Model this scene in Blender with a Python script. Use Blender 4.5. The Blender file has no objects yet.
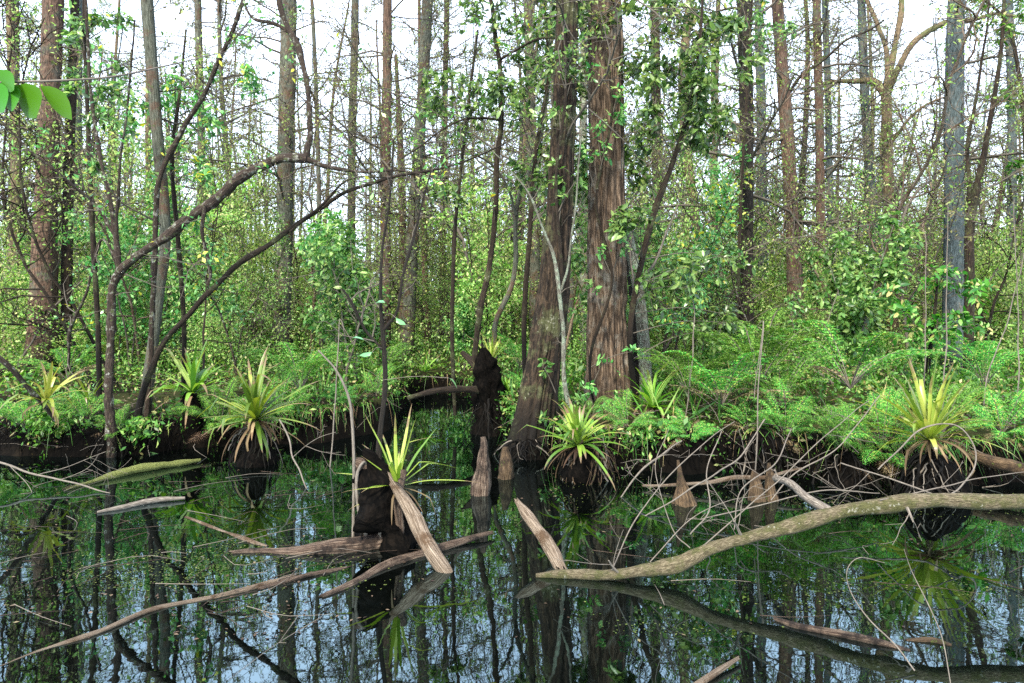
import bpy, math
import numpy as np
from math import radians, pi

sc = bpy.context.scene
COL = sc.collection
H, F, HOR = 1.7, 683.0, 310.0          # eye height over the water, focal length in px, horizon row

def P(px, py, d):                       # a point of the place, seen at px,py and standing d metres away
    return np.array([(px - 512) / F * d, d, H - (py - HOR) / F * d])
def W(py):                              # distance of a point on the water surface
    return H * F / (py - HOR)
def R(seed): return np.random.default_rng(seed)
def nrm(v):
    v = np.asarray(v, float)
    return v / np.maximum(np.linalg.norm(v, axis=-1, keepdims=True), 1e-9)

_k = R(5).normal(size=(3, 14, 3)); _ph = R(6).uniform(0, 6.28, (3, 14))
def wob(p, s=1.0, c=0):                 # smooth pseudo noise about -1..1
    p = np.asarray(p, float) * s
    return np.sin(p @ _k[c].T + _ph[c]).sum(-1) / 5.0

# ------------------------------------------------------------------ terrain heights
SHX = [-400, 0, 60, 130, 200, 260, 330, 385, 415, 440, 470, 495, 540, 600, 660, 760, 850, 930, 1024, 1400]
SHY = [455, 452, 458, 458, 450, 446, 440, 428, 398, 394, 400, 432, 452, 470, 470, 474, 484, 488, 480, 470]
def shore(px): return W(np.interp(px, SHX, SHY))
def ground(x, y):
    x = np.asarray(x, float); y = np.asarray(y, float)
    px = 512 + F * x / np.maximum(y, 3.5)
    p = np.stack([x, y, 0 * x], -1)
    t = y - shore(px) + 0.26 * wob(p, 1.1) + .16 * wob(p, 3.6, 2) + .07 * wob(p, 9., 1)
    z = np.interp(t, [-6, -2, -.4, 0, .2, .7, 3, 10, 40, 200], [-.9, -.8, -.35, 0, .26, .38, .42, .46, .6, 1.5])
    z = z + (0.05 * wob(p, 1.4, 1) + .025 * wob(p, 4.0, 2)) * np.clip(t + .3, 0, 1)
    return z

# ------------------------------------------------------------------ mesh builder
class B:
    def __init__(s): s.v = []; s.f = []; s.uv = []; s.m = []; s.n = 0
    def add(s, v, faces, uv=None, m=0):
        """faces: (k,3) or (k,4) int array; uv: (k,3|4,2)"""
        v = np.asarray(v, float).reshape(-1, 3); faces = np.asarray(faces)
        if uv is None: uv = np.zeros(faces.shape + (2,))
        s.v.append(v); s.f.append(faces + s.n); s.uv.append(np.asarray(uv, float)); s.m.append(np.full(len(faces), m)); s.n += len(v)
    def build(s, name, mats, parent=None, origin=(0, 0, 0), smooth=True):
        v = np.concatenate(s.v) - np.asarray(origin, float)
        me = bpy.data.meshes.new(name)
        me.vertices.add(len(v)); me.vertices.foreach_set('co', v.astype(np.float32).ravel())
        idx = np.concatenate([f.ravel() for f in s.f]); tot = np.concatenate([np.full(len(f), f.shape[1]) for f in s.f])
        st = np.concatenate([[0], np.cumsum(tot)[:-1]])
        me.loops.add(len(idx)); me.loops.foreach_set('vertex_index', idx.astype(np.int32))
        me.polygons.add(len(tot)); me.polygons.foreach_set('loop_start', st.astype(np.int32))
        me.polygons.foreach_set('material_index', np.concatenate(s.m).astype(np.int32))
        me.polygons.foreach_set('use_smooth', np.full(len(tot), smooth))
        u = me.uv_layers.new(name='UVMap'); u.data.foreach_set('uv', np.concatenate([a.reshape(-1, 2) for a in s.uv]).astype(np.float32).ravel())
        for m in (mats if isinstance(mats, (list, tuple)) else [mats]): me.materials.append(m)
        me.update(calc_edges=True); me.validate()
        o = bpy.data.objects.new(name, me); COL.objects.link(o)
        if parent is not None: o.parent = parent
        else: o.location = origin
        return o

def spline(pts, n):
    """Catmull-Rom through rows of pts (any width) resampled to n rows"""
    p = np.asarray(pts, float)
    if len(p) < 3:
        t = np.linspace(0, 1, n)[:, None]; return p[0] * (1 - t) + p[-1] * t
    q = np.vstack([2 * p[0] - p[1], p, 2 * p[-1] - p[-2]])
    seg = np.linalg.norm(np.diff(p[:, :3], axis=0), axis=1); cum = np.concatenate([[0], np.cumsum(seg)])
    s = np.linspace(0, cum[-1], n); i = np.clip(np.searchsorted(cum, s, side='right') - 1, 0, len(seg) - 1)
    t = ((s - cum[i]) / np.maximum(seg[i], 1e-9))[:, None]
    a, b, c, d = q[i], q[i + 1], q[i + 2], q[i + 3]
    return .5 * (2 * b + (c - a) * t + (2 * a - 5 * b + 4 * c - d) * t ** 2 + (3 * b - a - 3 * c + d) * t ** 3)

def tube(b, pts, rad, sides=6, m=0, rough=0.0, flute=None, cap=True, rs=3.0, flat=1.0, jag=0.0):
    pts = np.asarray(pts, float); rad = np.broadcast_to(np.asarray(rad, float), (len(pts),))
    n = len(pts)
    t = nrm(np.gradient(pts, axis=0))
    mean = nrm(pts[-1] - pts[0]); ref = np.eye(3)[np.argmin(np.abs(mean))]
    u = nrm(np.cross(t, ref)); w = np.cross(t, u)
    th = np.arange(sides) / sides * 2 * pi
    rr = rad[:, None] * np.ones(sides)[None]
    dirs = u[:, None] * np.cos(th)[None, :, None] + w[:, None] * np.sin(th)[None, :, None] * flat
    if flute is not None: rr = rr * flute(np.linspace(0, 1, n)[:, None], th[None, :], pts)
    if rough:
        q = pts[:, None] + dirs * rr[..., None]
        rr = rr * (1 + rough * wob(q, rs) + rough * .6 * wob(q, rs * 2.7, 1))
    vv_ = pts[:, None] + dirs * rr[..., None]
    if jag:
        jr = R(int(abs(pts[0, 0] * 997 + pts[-1, 1] * 131)) % 9999)
        for e, k in ((0, 1), (n - 1, -1)):
            o = jr.uniform(-.2, 1., sides) * jag * rad[e]; o = o + np.roll(o, 1) * .5
            vv_[e] -= t[e] * k * (o[:, None])
            vv_[e + k] -= t[e] * k * (o[:, None] * .45)
    v = vv_.reshape(-1, 3)
    i = np.arange(n - 1)[:, None]; j = np.arange(sides)[None]; j2 = (j + 1) % sides
    fc = np.stack([i * sides + j, i * sides + j2, (i + 1) * sides + j2, (i + 1) * sides + j], -1).reshape(-1, 4)
    L = np.concatenate([[0], np.cumsum(np.linalg.norm(np.diff(pts, axis=0), axis=1))])
    U0 = np.broadcast_to(j / sides, (n - 1, sides)); U1 = np.broadcast_to((j + 1) / sides, (n - 1, sides))
    V0 = np.broadcast_to(L[:-1, None], (n - 1, sides)); V1 = np.broadcast_to(L[1:, None], (n - 1, sides))
    uv = np.stack([np.stack([U0, V0], -1), np.stack([U1, V0], -1), np.stack([U1, V1], -1), np.stack([U0, V1], -1)], 2).reshape(-1, 4, 2)
    b.add(v, fc, uv, m)
    if cap:
        for e, c in ((0, pts[0]), (n - 1, pts[-1])):
            ring = v[e * sides:(e + 1) * sides]
            vv = np.vstack([ring, c + t[e] * ((.15 if not jag else -.6) * rad[e] * (1 if e else -1))])
            k = np.arange(sides); k2 = (k + 1) % sides
            fc2 = np.stack([k2, k, np.full(sides, sides)], -1) if e == 0 else np.stack([k, k2, np.full(sides, sides)], -1)
            uv2 = np.stack([np.stack([k2 / sides, 0 * k], -1), np.stack([k / sides, 0 * k], -1), np.stack([k / sides, 0 * k + .05], -1)], 1)
            b.add(vv, fc2, uv2, m)

def leaves(b, pos, d, size, asp=.45, fold=.12, m=0, rng=None, nice=False, up=1.0, drop=0.0):
    pos = np.asarray(pos, float).reshape(-1, 3); n = len(pos)
    if n == 0: return
    rng = rng or R(1)
    t = nrm(np.asarray(d, float).reshape(-1, 3) + np.array([0, 0, -drop])); size = np.broadcast_to(np.asarray(size, float), (n,))[:, None]
    nn = nrm(rng.normal(size=(n, 3)) + np.array([0, 0, up]))
    s = nrm(np.cross(t, nn)); nn = np.cross(s, t)
    if not nice:
        a = .45
        v = np.stack([pos, pos + t * size * a + s * size * asp * .5 + nn * size * fold, pos + t * size,
                      pos + t * size * a - s * size * asp * .5 + nn * size * fold], 1)
        b.add(v.reshape(-1, 3), np.arange(4 * n).reshape(n, 4), None, m)
    else:
        bend = nn * size * -.14
        v = np.stack([pos, pos + t * size * .5, pos + t * size + bend,
                      pos + t * size * .25 + s * size * asp * .42 + nn * size * fold, pos + t * size * .65 + s * size * asp * .42 + nn * size * fold * .7 + bend * .4,
                      pos + t * size * .25 - s * size * asp * .42 + nn * size * fold, pos + t * size * .65 - s * size * asp * .42 + nn * size * fold * .7 + bend * .4], 1)
        k = np.array([[0, 1, 3], [3, 1, 4], [4, 1, 2], [0, 5, 1], [5, 6, 1], [6, 2, 1]])
        b.add(v.reshape(-1, 3), (np.arange(n)[:, None, None] * 7 + k[None]).reshape(-1, 3), None, m)

RMIN = [.0015]
def grow(b, p, d, L, r, lev, rng, tips, wobble=.25, lift=.0, kids=5, ratio=.5, spread=.9, m=0, segs=5, sides=4, start=.25):
    """one branch with its own side twigs; tips collects (position, direction, level)"""
    pts = [np.asarray(p, float)]; dd = nrm(d)
    for i in range(segs):
        dd = nrm(dd + rng.normal(size=3) * wobble + np.array([0, 0, lift]))
        pts.append(pts[-1] + dd * L / segs)
    pts = np.array(pts)
    tube(b, pts, np.linspace(max(r, RMIN[0]), max(r * .3, RMIN[0]), len(pts)), sides if lev > 0 else 3, m, cap=False)
    if lev == 0:
        for q in np.linspace(.2, 1, 4):
            i = min(int(q * segs), segs); tips.append((pts[i], nrm(pts[i] - pts[i - 1] if i else dd), lev))
        return pts
    for k in range(kids):
        q = start + (1 - start) * (k + rng.uniform(.1, .9)) / kids
        f = q * segs; i = min(int(f), segs - 1); base = pts[i] + (pts[i + 1] - pts[i]) * (f - i)
        ax = nrm(pts[i + 1] - pts[i]); side = nrm(np.cross(ax, rng.normal(size=3)))
        grow(b, base, nrm(ax * (1 - spread * .5) + side * spread), L * ratio * rng.uniform(.6, 1.2) * (1.15 - .5 * q), r * .5 * (1.1 - .5 * q), lev - 1, rng, tips,
             wobble * 1.15, lift, max(2, kids - 1), ratio, spread, m, max(3, segs - 1), sides, start)
    return pts

def leaf_tips(b, tips, rng, per, size, asp=.45, scatter=.04, m=0, nice=False, up=1.0, drop=.2, jit=.5):
    if not tips: return
    p = np.array([t[0] for t in tips]); d = np.array([t[1] for t in tips])
    k = rng.poisson(per, len(p)); p = np.repeat(p, k, 0); d = np.repeat(d, k, 0)
    n = len(p); p = p + rng.normal(size=(n, 3)) * scatter
    leaves(b, p, nrm(d * jit + rng.normal(size=(n, 3)) * .7), size * rng.uniform(.6, 1.25, n), asp, .1, m, rng, nice, up, drop)

# ------------------------------------------------------------------ materials
def new_mat(name):
    m = bpy.data.materials.new(name); m.use_nodes = True
    nt = m.node_tree; nt.nodes.clear()
    out = nt.nodes.new('ShaderNodeOutputMaterial')
    return m, nt, out
def nd(nt, t, **kw):
    n = nt.nodes.new(t)
    for k, v in kw.items():
        if k in n.inputs: n.inputs[k].default_value = v
        else: setattr(n, k, v)
    return n
def ramp(nt, stops):
    r = nt.nodes.new('ShaderNodeValToRGB'); e = r.color_ramp.elements
    while len(e) < len(stops): e.new(.5)
    for k, (p, c) in enumerate(stops):
        e[k].position = p; e[k].color = (c[0], c[1], c[2], 1)
    return r
def mixc(nt, fac, a, b):
    m = nt.nodes.new('ShaderNodeMix'); m.data_type = 'RGBA'
    for sock, v in ((m.inputs[0], fac), (m.inputs[6], a), (m.inputs[7], b)):
        if hasattr(v, 'is_output') or isinstance(v, bpy.types.NodeSocket): nt.links.new(v, sock)
        elif isinstance(v, (int, float)): sock.default_value = v
        else: sock.default_value = (*v, 1)
    return m.outputs[2]
def mapr(nt, v, a, b, c=0., d=1.):
    m = nt.nodes.new('ShaderNodeMapRange'); nt.links.new(v, m.inputs[0])
    for i, x in enumerate((a, b, c, d)): m.inputs[i + 1].default_value = x
    return m.outputs[0]

def bark(name, dark, mid, light, fibre=5.0, stretch=.9, patch=None, pscale=2.0, pamt=.5, bump=.8, moss=None, mossamt=.5, rough=.85, spec=.2, foot=0.):
    m, nt, out = new_mat(name); L = nt.links.new
    uv = nd(nt, 'ShaderNodeUVMap'); sp = nd(nt, 'ShaderNodeSeparateXYZ'); L(uv.outputs[0], sp.inputs[0])
    a = nd(nt, 'ShaderNodeMath', operation='MULTIPLY'); L(sp.outputs[0], a.inputs[0]); a.inputs[1].default_value = 2 * pi
    c = nd(nt, 'ShaderNodeMath', operation='COSINE'); s = nd(nt, 'ShaderNodeMath', operation='SINE'); L(a.outputs[0], c.inputs[0]); L(a.outputs[0], s.inputs[0])
    v = nd(nt, 'ShaderNodeMath', operation='MULTIPLY'); L(sp.outputs[1], v.inputs[0]); v.inputs[1].default_value = stretch
    cb = nd(nt, 'ShaderNodeCombineXYZ'); L(c.outputs[0], cb.inputs[0]); L(s.outputs[0], cb.inputs[1]); L(v.outputs[0], cb.inputs[2])
    oi = nd(nt, 'ShaderNodeObjectInfo')
    ad = nd(nt, 'ShaderNodeVectorMath', operation='ADD'); L(cb.outputs[0], ad.inputs[0])
    oi2 = nd(nt, 'ShaderNodeMath', operation='MULTIPLY'); L(oi.outputs['Random'], oi2.inputs[0]); oi2.inputs[1].default_value = 37.
    L(oi2.outputs[0], ad.inputs[1])
    n1 = nd(nt, 'ShaderNodeTexNoise', Scale=fibre, Detail=8., Roughness=.68, Distortion=.35); L(ad.outputs[0], n1.inputs['Vector'])
    tc = nd(nt, 'ShaderNodeTexCoord')
    n2 = nd(nt, 'ShaderNodeTexNoise', Scale=pscale, Detail=6., Roughness=.7); L(tc.outputs['Object'], n2.inputs['Vector'])
    n3 = nd(nt, 'ShaderNodeTexNoise', Scale=26., Detail=4., Roughness=.7); L(tc.outputs['Object'], n3.inputs['Vector'])
    r = ramp(nt, [(.3, dark), (.47, mid), (.68, light)]); L(n1.outputs[0], r.inputs[0])
    col = r.outputs[0]
    if patch:
        col = mixc(nt, mapr(nt, n2.outputs[0], .62 - pamt * .3, .68 - pamt * .2), col, mixc(nt, mapr(nt, n1.outputs[0], .35, .6), tuple(x * .45 for x in patch), patch))
    if moss:
        mm = nd(nt, 'ShaderNodeMath', operation='MULTIPLY'); L(n3.outputs[0], mm.inputs[0]); L(n2.outputs[0], mm.inputs[1])
        col = mixc(nt, mapr(nt, mm.outputs[0], .40 - mossamt * .22, .44 - mossamt * .2), col, moss)
    if foot:                             # old flood stain on the bark, ragged upper edge
        sz = nd(nt, 'ShaderNodeSeparateXYZ'); L(tc.outputs['Object'], sz.inputs[0])
        aa = nd(nt, 'ShaderNodeMath', operation='MULTIPLY_ADD'); L(n1.outputs[0], aa.inputs[0]); aa.inputs[1].default_value = -1.6; L(sz.outputs[2], aa.inputs[2])
        col = mixc(nt, mapr(nt, aa.outputs[0], foot - .8, foot - .45, .85, 0.), col, tuple(x * .5 for x in dark))
    bp = nd(nt, 'ShaderNodeBump', Strength=bump, Distance=.05); L(n1.outputs[0], bp.inputs['Height'])
    p = nd(nt, 'ShaderNodeBsdfPrincipled', Roughness=rough); p.inputs['Specular IOR Level'].default_value = spec
    L(col, p.inputs['Base Color']); L(bp.outputs[0], p.inputs['Normal']); L(p.outputs[0], out.inputs[0])
    return m

def leafmat(name, stops, transl=.35, rough=.45, spec=.4):
    m, nt, out = new_mat(name); L = nt.links.new
    g = nd(nt, 'ShaderNodeNewGeometry'); oi = nd(nt, 'ShaderNodeObjectInfo')
    r = ramp(nt, stops); 
    mx = nd(nt, 'ShaderNodeMath', operation='MULTIPLY_ADD'); L(oi.outputs['Random'], mx.inputs[0]); mx.inputs[1].default_value = .22
    mx.inputs[2].default_value = -.11
    a2 = nd(nt, 'ShaderNodeMath', operation='ADD'); L(g.outputs['Random Per Island'], a2.inputs[0]); L(mx.outputs[0], a2.inputs[1]); L(a2.outputs[0], r.inputs[0])
    p = nd(nt, 'ShaderNodeBsdfPrincipled', Roughness=rough); p.inputs['Specular IOR Level'].default_value = spec
    ho = nd(nt, 'ShaderNodeHueSaturation'); L(r.outputs[0], ho.inputs['Color']); L(mapr(nt, oi.outputs['Random'], 0, 1, .475, .535), ho.inputs['Hue']); L(mapr(nt, oi.outputs['Random'], 0, 1, .8, 1.25), ho.inputs['Value']); r = ho
    uv = nd(nt, 'ShaderNodeUVMap'); sx = nd(nt, 'ShaderNodeSeparateXYZ'); L(uv.outputs[0], sx.inputs[0])
    tcn = nd(nt, 'ShaderNodeTexCoord'); nn = nd(nt, 'ShaderNodeTexNoise', Scale=14., Detail=4.); L(tcn.outputs['Object'], nn.inputs['Vector'])
    wv = nd(nt, 'ShaderNodeMath', operation='MULTIPLY_ADD'); L(nn.outputs[0], wv.inputs[0]); wv.inputs[1].default_value = .9; L(sx.outputs[1], wv.inputs[2])
    rr = nd(nt, 'ShaderNodeMath', operation='MULTIPLY_ADD'); L(g.outputs['Random Per Island'], rr.inputs[0]); rr.inputs[1].default_value = .35; L(wv.outputs[0], rr.inputs[2])
    wc = mixc(nt, mapr(nt, rr.outputs[0], 1.36, 1.5), r.outputs[0], (.13, .085, .045)); L(wc, p.inputs['Base Color'])
    t = nd(nt, 'ShaderNodeBsdfTranslucent')
    hs = nd(nt, 'ShaderNodeHueSaturation', Hue=.485, Saturation=1.1, Value=1.3); L(r.outputs[0], hs.inputs['Color']); L(hs.outputs[0], t.inputs[0])
    mi = nd(nt, 'ShaderNodeMixShader'); mi.inputs[0].default_value = transl
    L(p.outputs[0], mi.inputs[1]); L(t.outputs[0], mi.inputs[2]); L(mi.outputs[0], out.inputs[0])
    return m

MB = {
 'red':   bark('red_brown_bark', (.006, .0042, .0032), (.05, .031, .021), (.17, .108, .075), 7, 1.2, (.075, .07, .055), 2.6, .32, moss=(.07, .09, .03), mossamt=.3, foot=0.55),
 'string':bark('stringy_brown_bark', (.003, .002, .0014), (.042, .028, .018), (.20, .145, .10), 9, .45, (.16, .145, .12), 2.2, .3, bump=1.0, moss=(.09, .11, .05), mossamt=.2, foot=0.55),
 'dark':  bark('dark_wet_bark', (.0014, .001, .0007), (.010, .0068, .0042), (.062, .042, .026), 8, 1.1, (.06, .065, .028), 2.8, .35, moss=(.17, .17, .13), mossamt=.2, foot=0.8),
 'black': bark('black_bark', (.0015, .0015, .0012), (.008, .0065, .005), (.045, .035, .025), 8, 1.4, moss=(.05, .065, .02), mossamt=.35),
 'grey':  bark('grey_green_bark', (.008, .008, .006), (.05, .055, .04), (.16, .17, .135), 8, 1., (.10, .06, .04), 2.4, .42, moss=(.05, .085, .025), mossamt=.35, foot=0.55),
 'blue':  bark('blue_grey_bark', (.008, .012, .012), (.042, .058, .06), (.115, .15, .155), 9, .9, (.18, .15, .12), 1.6, .28, moss=(.02, .05, .03), mossamt=.35, foot=0.55),
 'pale':  bark('pale_lichen_bark', (.012, .010, .007), (.075, .068, .05), (.28, .28, .23), 6, 2.2, (.24, .29, .21), 8., .5, moss=(.05, .035, .024), mossamt=.4),
 'tan':   bark('tan_bark', (.018, .012, .007), (.10, .073, .043), (.24, .185, .115), 8, 1., (.10, .11, .045), 2.4, .38),
 'spot':  bark('spotted_dark_bark', (.003, .0024, .002), (.022, .015, .011), (.075, .053, .038), 6, 2.0, (.30, .30, .26), 11., .24, moss=(.06, .075, .025), mossamt=.45),
 'twig':  bark('twig_bark', (.018, .015, .012), (.055, .048, .038), (.13, .115, .09), 4, 3, bump=.2),
 'dead':  bark('dead_grey_wood', (.012, .008, .005), (.12, .088, .06), (.34, .28, .215), 9, .9, (.09, .055, .03), 5., .4),
 'wet':   bark('wet_dead_wood', (.005, .003, .002), (.05, .03, .02), (.26, .20, .145), 8, .8, (.02, .013, .009), 5., .42, rough=.6),
 'log':   bark('lichen_log_bark', (.006, .0045, .002), (.085, .068, .038), (.27, .23, .15), 9, 3.5, (.085, .085, .03), 9., .6, moss=(.26, .25, .2), mossamt=.3),
 'knee':  bark('cypress_knee_bark', (.007, .0045, .003), (.05, .032, .017), (.17, .115, .064), 8, 1.2, (.03, .019, .012), 6., .45, moss=(.06, .075, .015), mossamt=.3),
 'mossy': bark('yellow_green_moss', (.04, .05, .01), (.17, .20, .05), (.36, .38, .14), 9, 12., bump=1.2),
 'stick': bark('pale_stick', (.016, .013, .010), (.075, .064, .052), (.24, .215, .18), 5, 4., bump=.3),
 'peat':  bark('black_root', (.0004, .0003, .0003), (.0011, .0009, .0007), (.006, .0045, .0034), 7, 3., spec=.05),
}
G = {
 'shrub': leafmat('shrub_leaf', [(0, (.025, .065, .010)), (.25, (.09, .19, .028)), (.55, (.20, .34, .065)), (.8, (.33, .46, .13)), (1, (.45, .42, .19))], .5),
 'young': leafmat('young_tree_leaf', [(0, (.02, .075, .015)), (.4, (.07, .20, .04)), (.75, (.17, .33, .085)), (1, (.32, .42, .14))], .4, .38, .5),
 'ever':  leafmat('evergreen_leaf', [(0, (.014, .05, .012)), (.3, (.045, .14, .03)), (.65, (.13, .29, .07)), (.93, (.27, .42, .14)), (1, (.42, .37, .05))], .42, .33, .6),
 'under': leafmat('undergrowth_leaf', [(0, (.015, .05, .006)), (.4, (.038, .115, .013)), (.75, (.10, .22, .03)), (.95, (.24, .35, .09)), (1, (.30, .24, .10))], .4),
 'fern':  leafmat('fern_leaf', [(0, (.012, .055, .007)), (.45, (.05, .165, .022)), (.85, (.13, .31, .05)), (1, (.26, .27, .06))], .3, .6, .1),
 'rust':  leafmat('rusty_needles', [(0, (.07, .055, .02)), (.25, (.16, .14, .05)), (.6, (.19, .24, .06)), (1, (.20, .33, .08))], .4),
 'brom':  leafmat('strap_leaf', [(0, (.035, .10, .012)), (.5, (.10, .20, .022)), (.85, (.22, .32, .045)), (1, (.32, .38, .10))], .3, .38, .5),
 'bromy': leafmat('yellow_strap_leaf', [(0, (.08, .16, .016)), (.4, (.18, .26, .035)), (.8, (.33, .38, .08)), (1, (.42, .44, .15))], .3, .38, .5),
 'scum': leafmat('duckweed', [(0, (.02, .04, .008)), (.6, (.06, .10, .02)), (1, (.14, .18, .05))], .1, .6, .2),
 'straw': leafmat('dead_strap_leaf', [(0, (.03, .017, .01)), (.5, (.11, .07, .04)), (1, (.27, .2, .12))], .25, .7, .2),
 'litter':leafmat('litter_leaf', [(0, (.02, .012, .007)), (.5, (.07, .048, .026)), (.85, (.15, .12, .07)), (1, (.16, .2, .05))], .1, .6, .3),
 'big':   leafmat('foreground_leaf', [(0, (.014, .07, .004)), (.6, (.035, .14, .008)), (1, (.12, .19, .012))], .35, .45, .08),
 'teal':  leafmat('pale_teal_leaf', [(0, (.05, .18, .06)), (1, (.12, .28, .11))], .3, .35, .5),
}

def soil():
    m, nt, out = new_mat('peat_soil'); L = nt.links.new
    tc = nd(nt, 'ShaderNodeTexCoord')
    n = nd(nt, 'ShaderNodeTexNoise', Scale=3., Detail=9., Roughness=.7); L(tc.outputs['Object'], n.inputs['Vector'])
    n2 = nd(nt, 'ShaderNodeTexNoise', Scale=.6, Detail=4.); L(tc.outputs['Object'], n2.inputs['Vector'])
    r = ramp(nt, [(.35, (.0006, .0005, .0004)), (.55, (.0022, .0017, .0012)), (.78, (.010, .0075, .005))]); L(n.outputs[0], r.inputs[0])
    r2 = ramp(nt, [(.3, (.008, .010, .003)), (.55, (.025, .03, .009)), (.8, (.06, .05, .022))]); L(n.outputs[0], r2.inputs[0])
    sp = nd(nt, 'ShaderNodeSeparateXYZ'); L(tc.outputs['Object'], sp.inputs[0])
    up = mapr(nt, sp.outputs[2], .33, .45)
    col = mixc(nt, up, r.outputs[0], r2.outputs[0])  # low bank faces near black: wet peat plus undercut shade in the colour
    bp = nd(nt, 'ShaderNodeBump', Strength=.8, Distance=.06); L(n.outputs[0], bp.inputs['Height'])
    p = nd(nt, 'ShaderNodeBsdfPrincipled', Roughness=.9); p.inputs['Specular IOR Level'].default_value = .05
    L(col, p.inputs['Base Color']); L(bp.outputs[0], p.inputs['Normal']); L(p.outputs[0], out.inputs[0])
    return m
def water():
    m, nt, out = new_mat('swamp_water'); L = nt.links.new
    tc = nd(nt, 'ShaderNodeTexCoord')
    n = nd(nt, 'ShaderNodeTexNoise', Scale=1.6, Detail=3., Roughness=.5, Distortion=.6); L(tc.outputs['Object'], n.inputs['Vector'])
    n2 = nd(nt, 'ShaderNodeTexNoise', Scale=14., Detail=2., Roughness=.5); L(tc.outputs['Object'], n2.inputs['Vector'])
    ad = nd(nt, 'ShaderNodeMath', operation='MULTIPLY_ADD'); L(n2.outputs[0], ad.inputs[0]); ad.inputs[1].default_value = .05; L(n.outputs[0], ad.inputs[2])
    bp = nd(nt, 'ShaderNodeBump', Strength=.02, Distance=.1); L(ad.outputs[0], bp.inputs['Height'])
    df = nd(nt, 'ShaderNodeBsdfDiffuse'); df.inputs[0].default_value = (.0006, .0008, .0006, 1)
    gl = nd(nt, 'ShaderNodeBsdfGlossy', Roughness=.012); gl.inputs[0].default_value = (.70, .93, 1., 1)      # tea-dark water; blue put into the mirror colour for the reflected sky
    fr = nd(nt, 'ShaderNodeFresnel', IOR=2.25); mi = nd(nt, 'ShaderNodeMixShader')
    L(bp.outputs[0], gl.inputs['Normal']); L(bp.outputs[0], fr.inputs['Normal'])
    L(fr.outputs[0], mi.inputs[0]); L(df.outputs[0], mi.inputs[1]); L(gl.outputs[0], mi.inputs[2]); L(mi.outputs[0], out.inputs[0])
    return m
M_SOIL, M_WATER = soil(), water()

# ------------------------------------------------------------------ object helpers
def tag(o, label=None, cat=None, group=None, kind=None):
    if label: o['label'] = label
    if cat: o['category'] = cat
    if group: o['group'] = group
    if kind: o['kind'] = kind
    return o
def empty(name, loc, label, cat, group=None, rz=0., s=1.):
    o = bpy.data.objects.new(name, None); COL.objects.link(o); o.empty_display_size = .2
    o.location = loc; o.rotation_euler = (0, 0, rz); o.scale = (s, s, s)
    return tag(o, label, cat, group)
def dup(root, loc, rz=0., s=1., label=None, group=None):
    r = root.copy(); COL.objects.link(r); r.location = loc; r.rotation_euler = (0, 0, rz)
    r.scale = s if isinstance(s, tuple) else (s, s, s)
    if label: r['label'] = label
    if group: r['group'] = group
    for ch in root.children:
        c = ch.copy(); COL.objects.link(c); c.parent = r
    return r

# ================================================================== SETTING
def axis(a, b, fine0, fine1, fs, cs):
    return np.unique(np.concatenate([np.linspace(a, fine0, max(2, int((fine0 - a) / cs))), np.arange(fine0, fine1, fs), np.linspace(fine1, b, max(2, int((b - fine1) / cs)))]))
xs, ys = axis(-160, 160, -13, 13, .14, 6.), axis(-30, 220, 5, 17, .12, 5.)
X, Y = np.meshgrid(xs, ys); Z = ground(X, Y)
b = B(); nx, ny = len(xs), len(ys)
i = np.arange(ny - 1)[:, None] * nx + np.arange(nx - 1)[None]
b.add(np.stack([X, Y, Z], -1).reshape(-1, 3), np.stack([i, i + 1, i + nx + 1, i + nx], -1).reshape(-1, 4))
tag(b.build('ground', M_SOIL), 'dark peaty swamp floor and low banks around the pool', 'ground', kind='structure')
b = B(); b.add([(-60, -12, 0), (60, -12, 0), (60, 32, 0), (-60, 32, 0)], [[0, 1, 2, 3]])
tag(b.build('water', M_WATER), 'still black swamp water mirroring trees and blue sky', 'water', kind='structure')

# ================================================================== TREES
def flare(k, amp, hgt, lobes=.35, ph=0., groove=.06, gk=9, fine=0.):
    def f(t, th, pts):
        z = (pts[:, 2] - pts[0, 2])[:, None]
        e = np.exp(-z / hgt)
        return (1 + amp * e) * (1 + lobes * e * np.cos(k * th + ph) + groove * np.cos(gk * th + ph * 2 + .6 * np.sin(z * 1.3)) + groove * .5 * np.cos((gk + 5) * th + z * .8) - fine * np.abs(np.sin(15 * th + 1.1 * np.sin(z * 2.3) + .6 * np.sin(z * 6.1))) ** 4 * (1 + .6 * np.sin(z * 3.7 + 5 * th)) - fine * .6 * np.abs(np.sin(23 * th + np.sin(z * 4.3))) ** 3)
    return f

def crown(b, top_path, rng, nb, lo, hi, L, per=1.2, leafsize=.05, lev=2, kids=4, lift=.02, rise=.25, r0=.022):
    """sparse side limbs along a trunk path (rows x,y,z,r) between heights lo..hi"""
    tips = []
    for k in range(nb):
        z = lo + (hi - lo) * ((k + rng.uniform(0, 1)) / nb)
        i = int(np.clip(np.searchsorted(top_path[:, 2], z), 1, len(top_path) - 1))
        p = top_path[i, :3]; a = rng.uniform(0, 2 * pi)
        q = 1.05 - .6 * (z - lo) / max(hi - lo, .1)
        grow(b, p, (math.cos(a), math.sin(a), rise + rng.normal() * .2), L * q * rng.uniform(.6, 1.3), r0 * q * rng.uniform(.7, 1.3), lev, rng, tips, .22, lift, kids, .5, .95)
    leaf_tips(b, tips, rng, per, leafsize, .5, .05, m=1, up=.3)
    return tips

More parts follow.
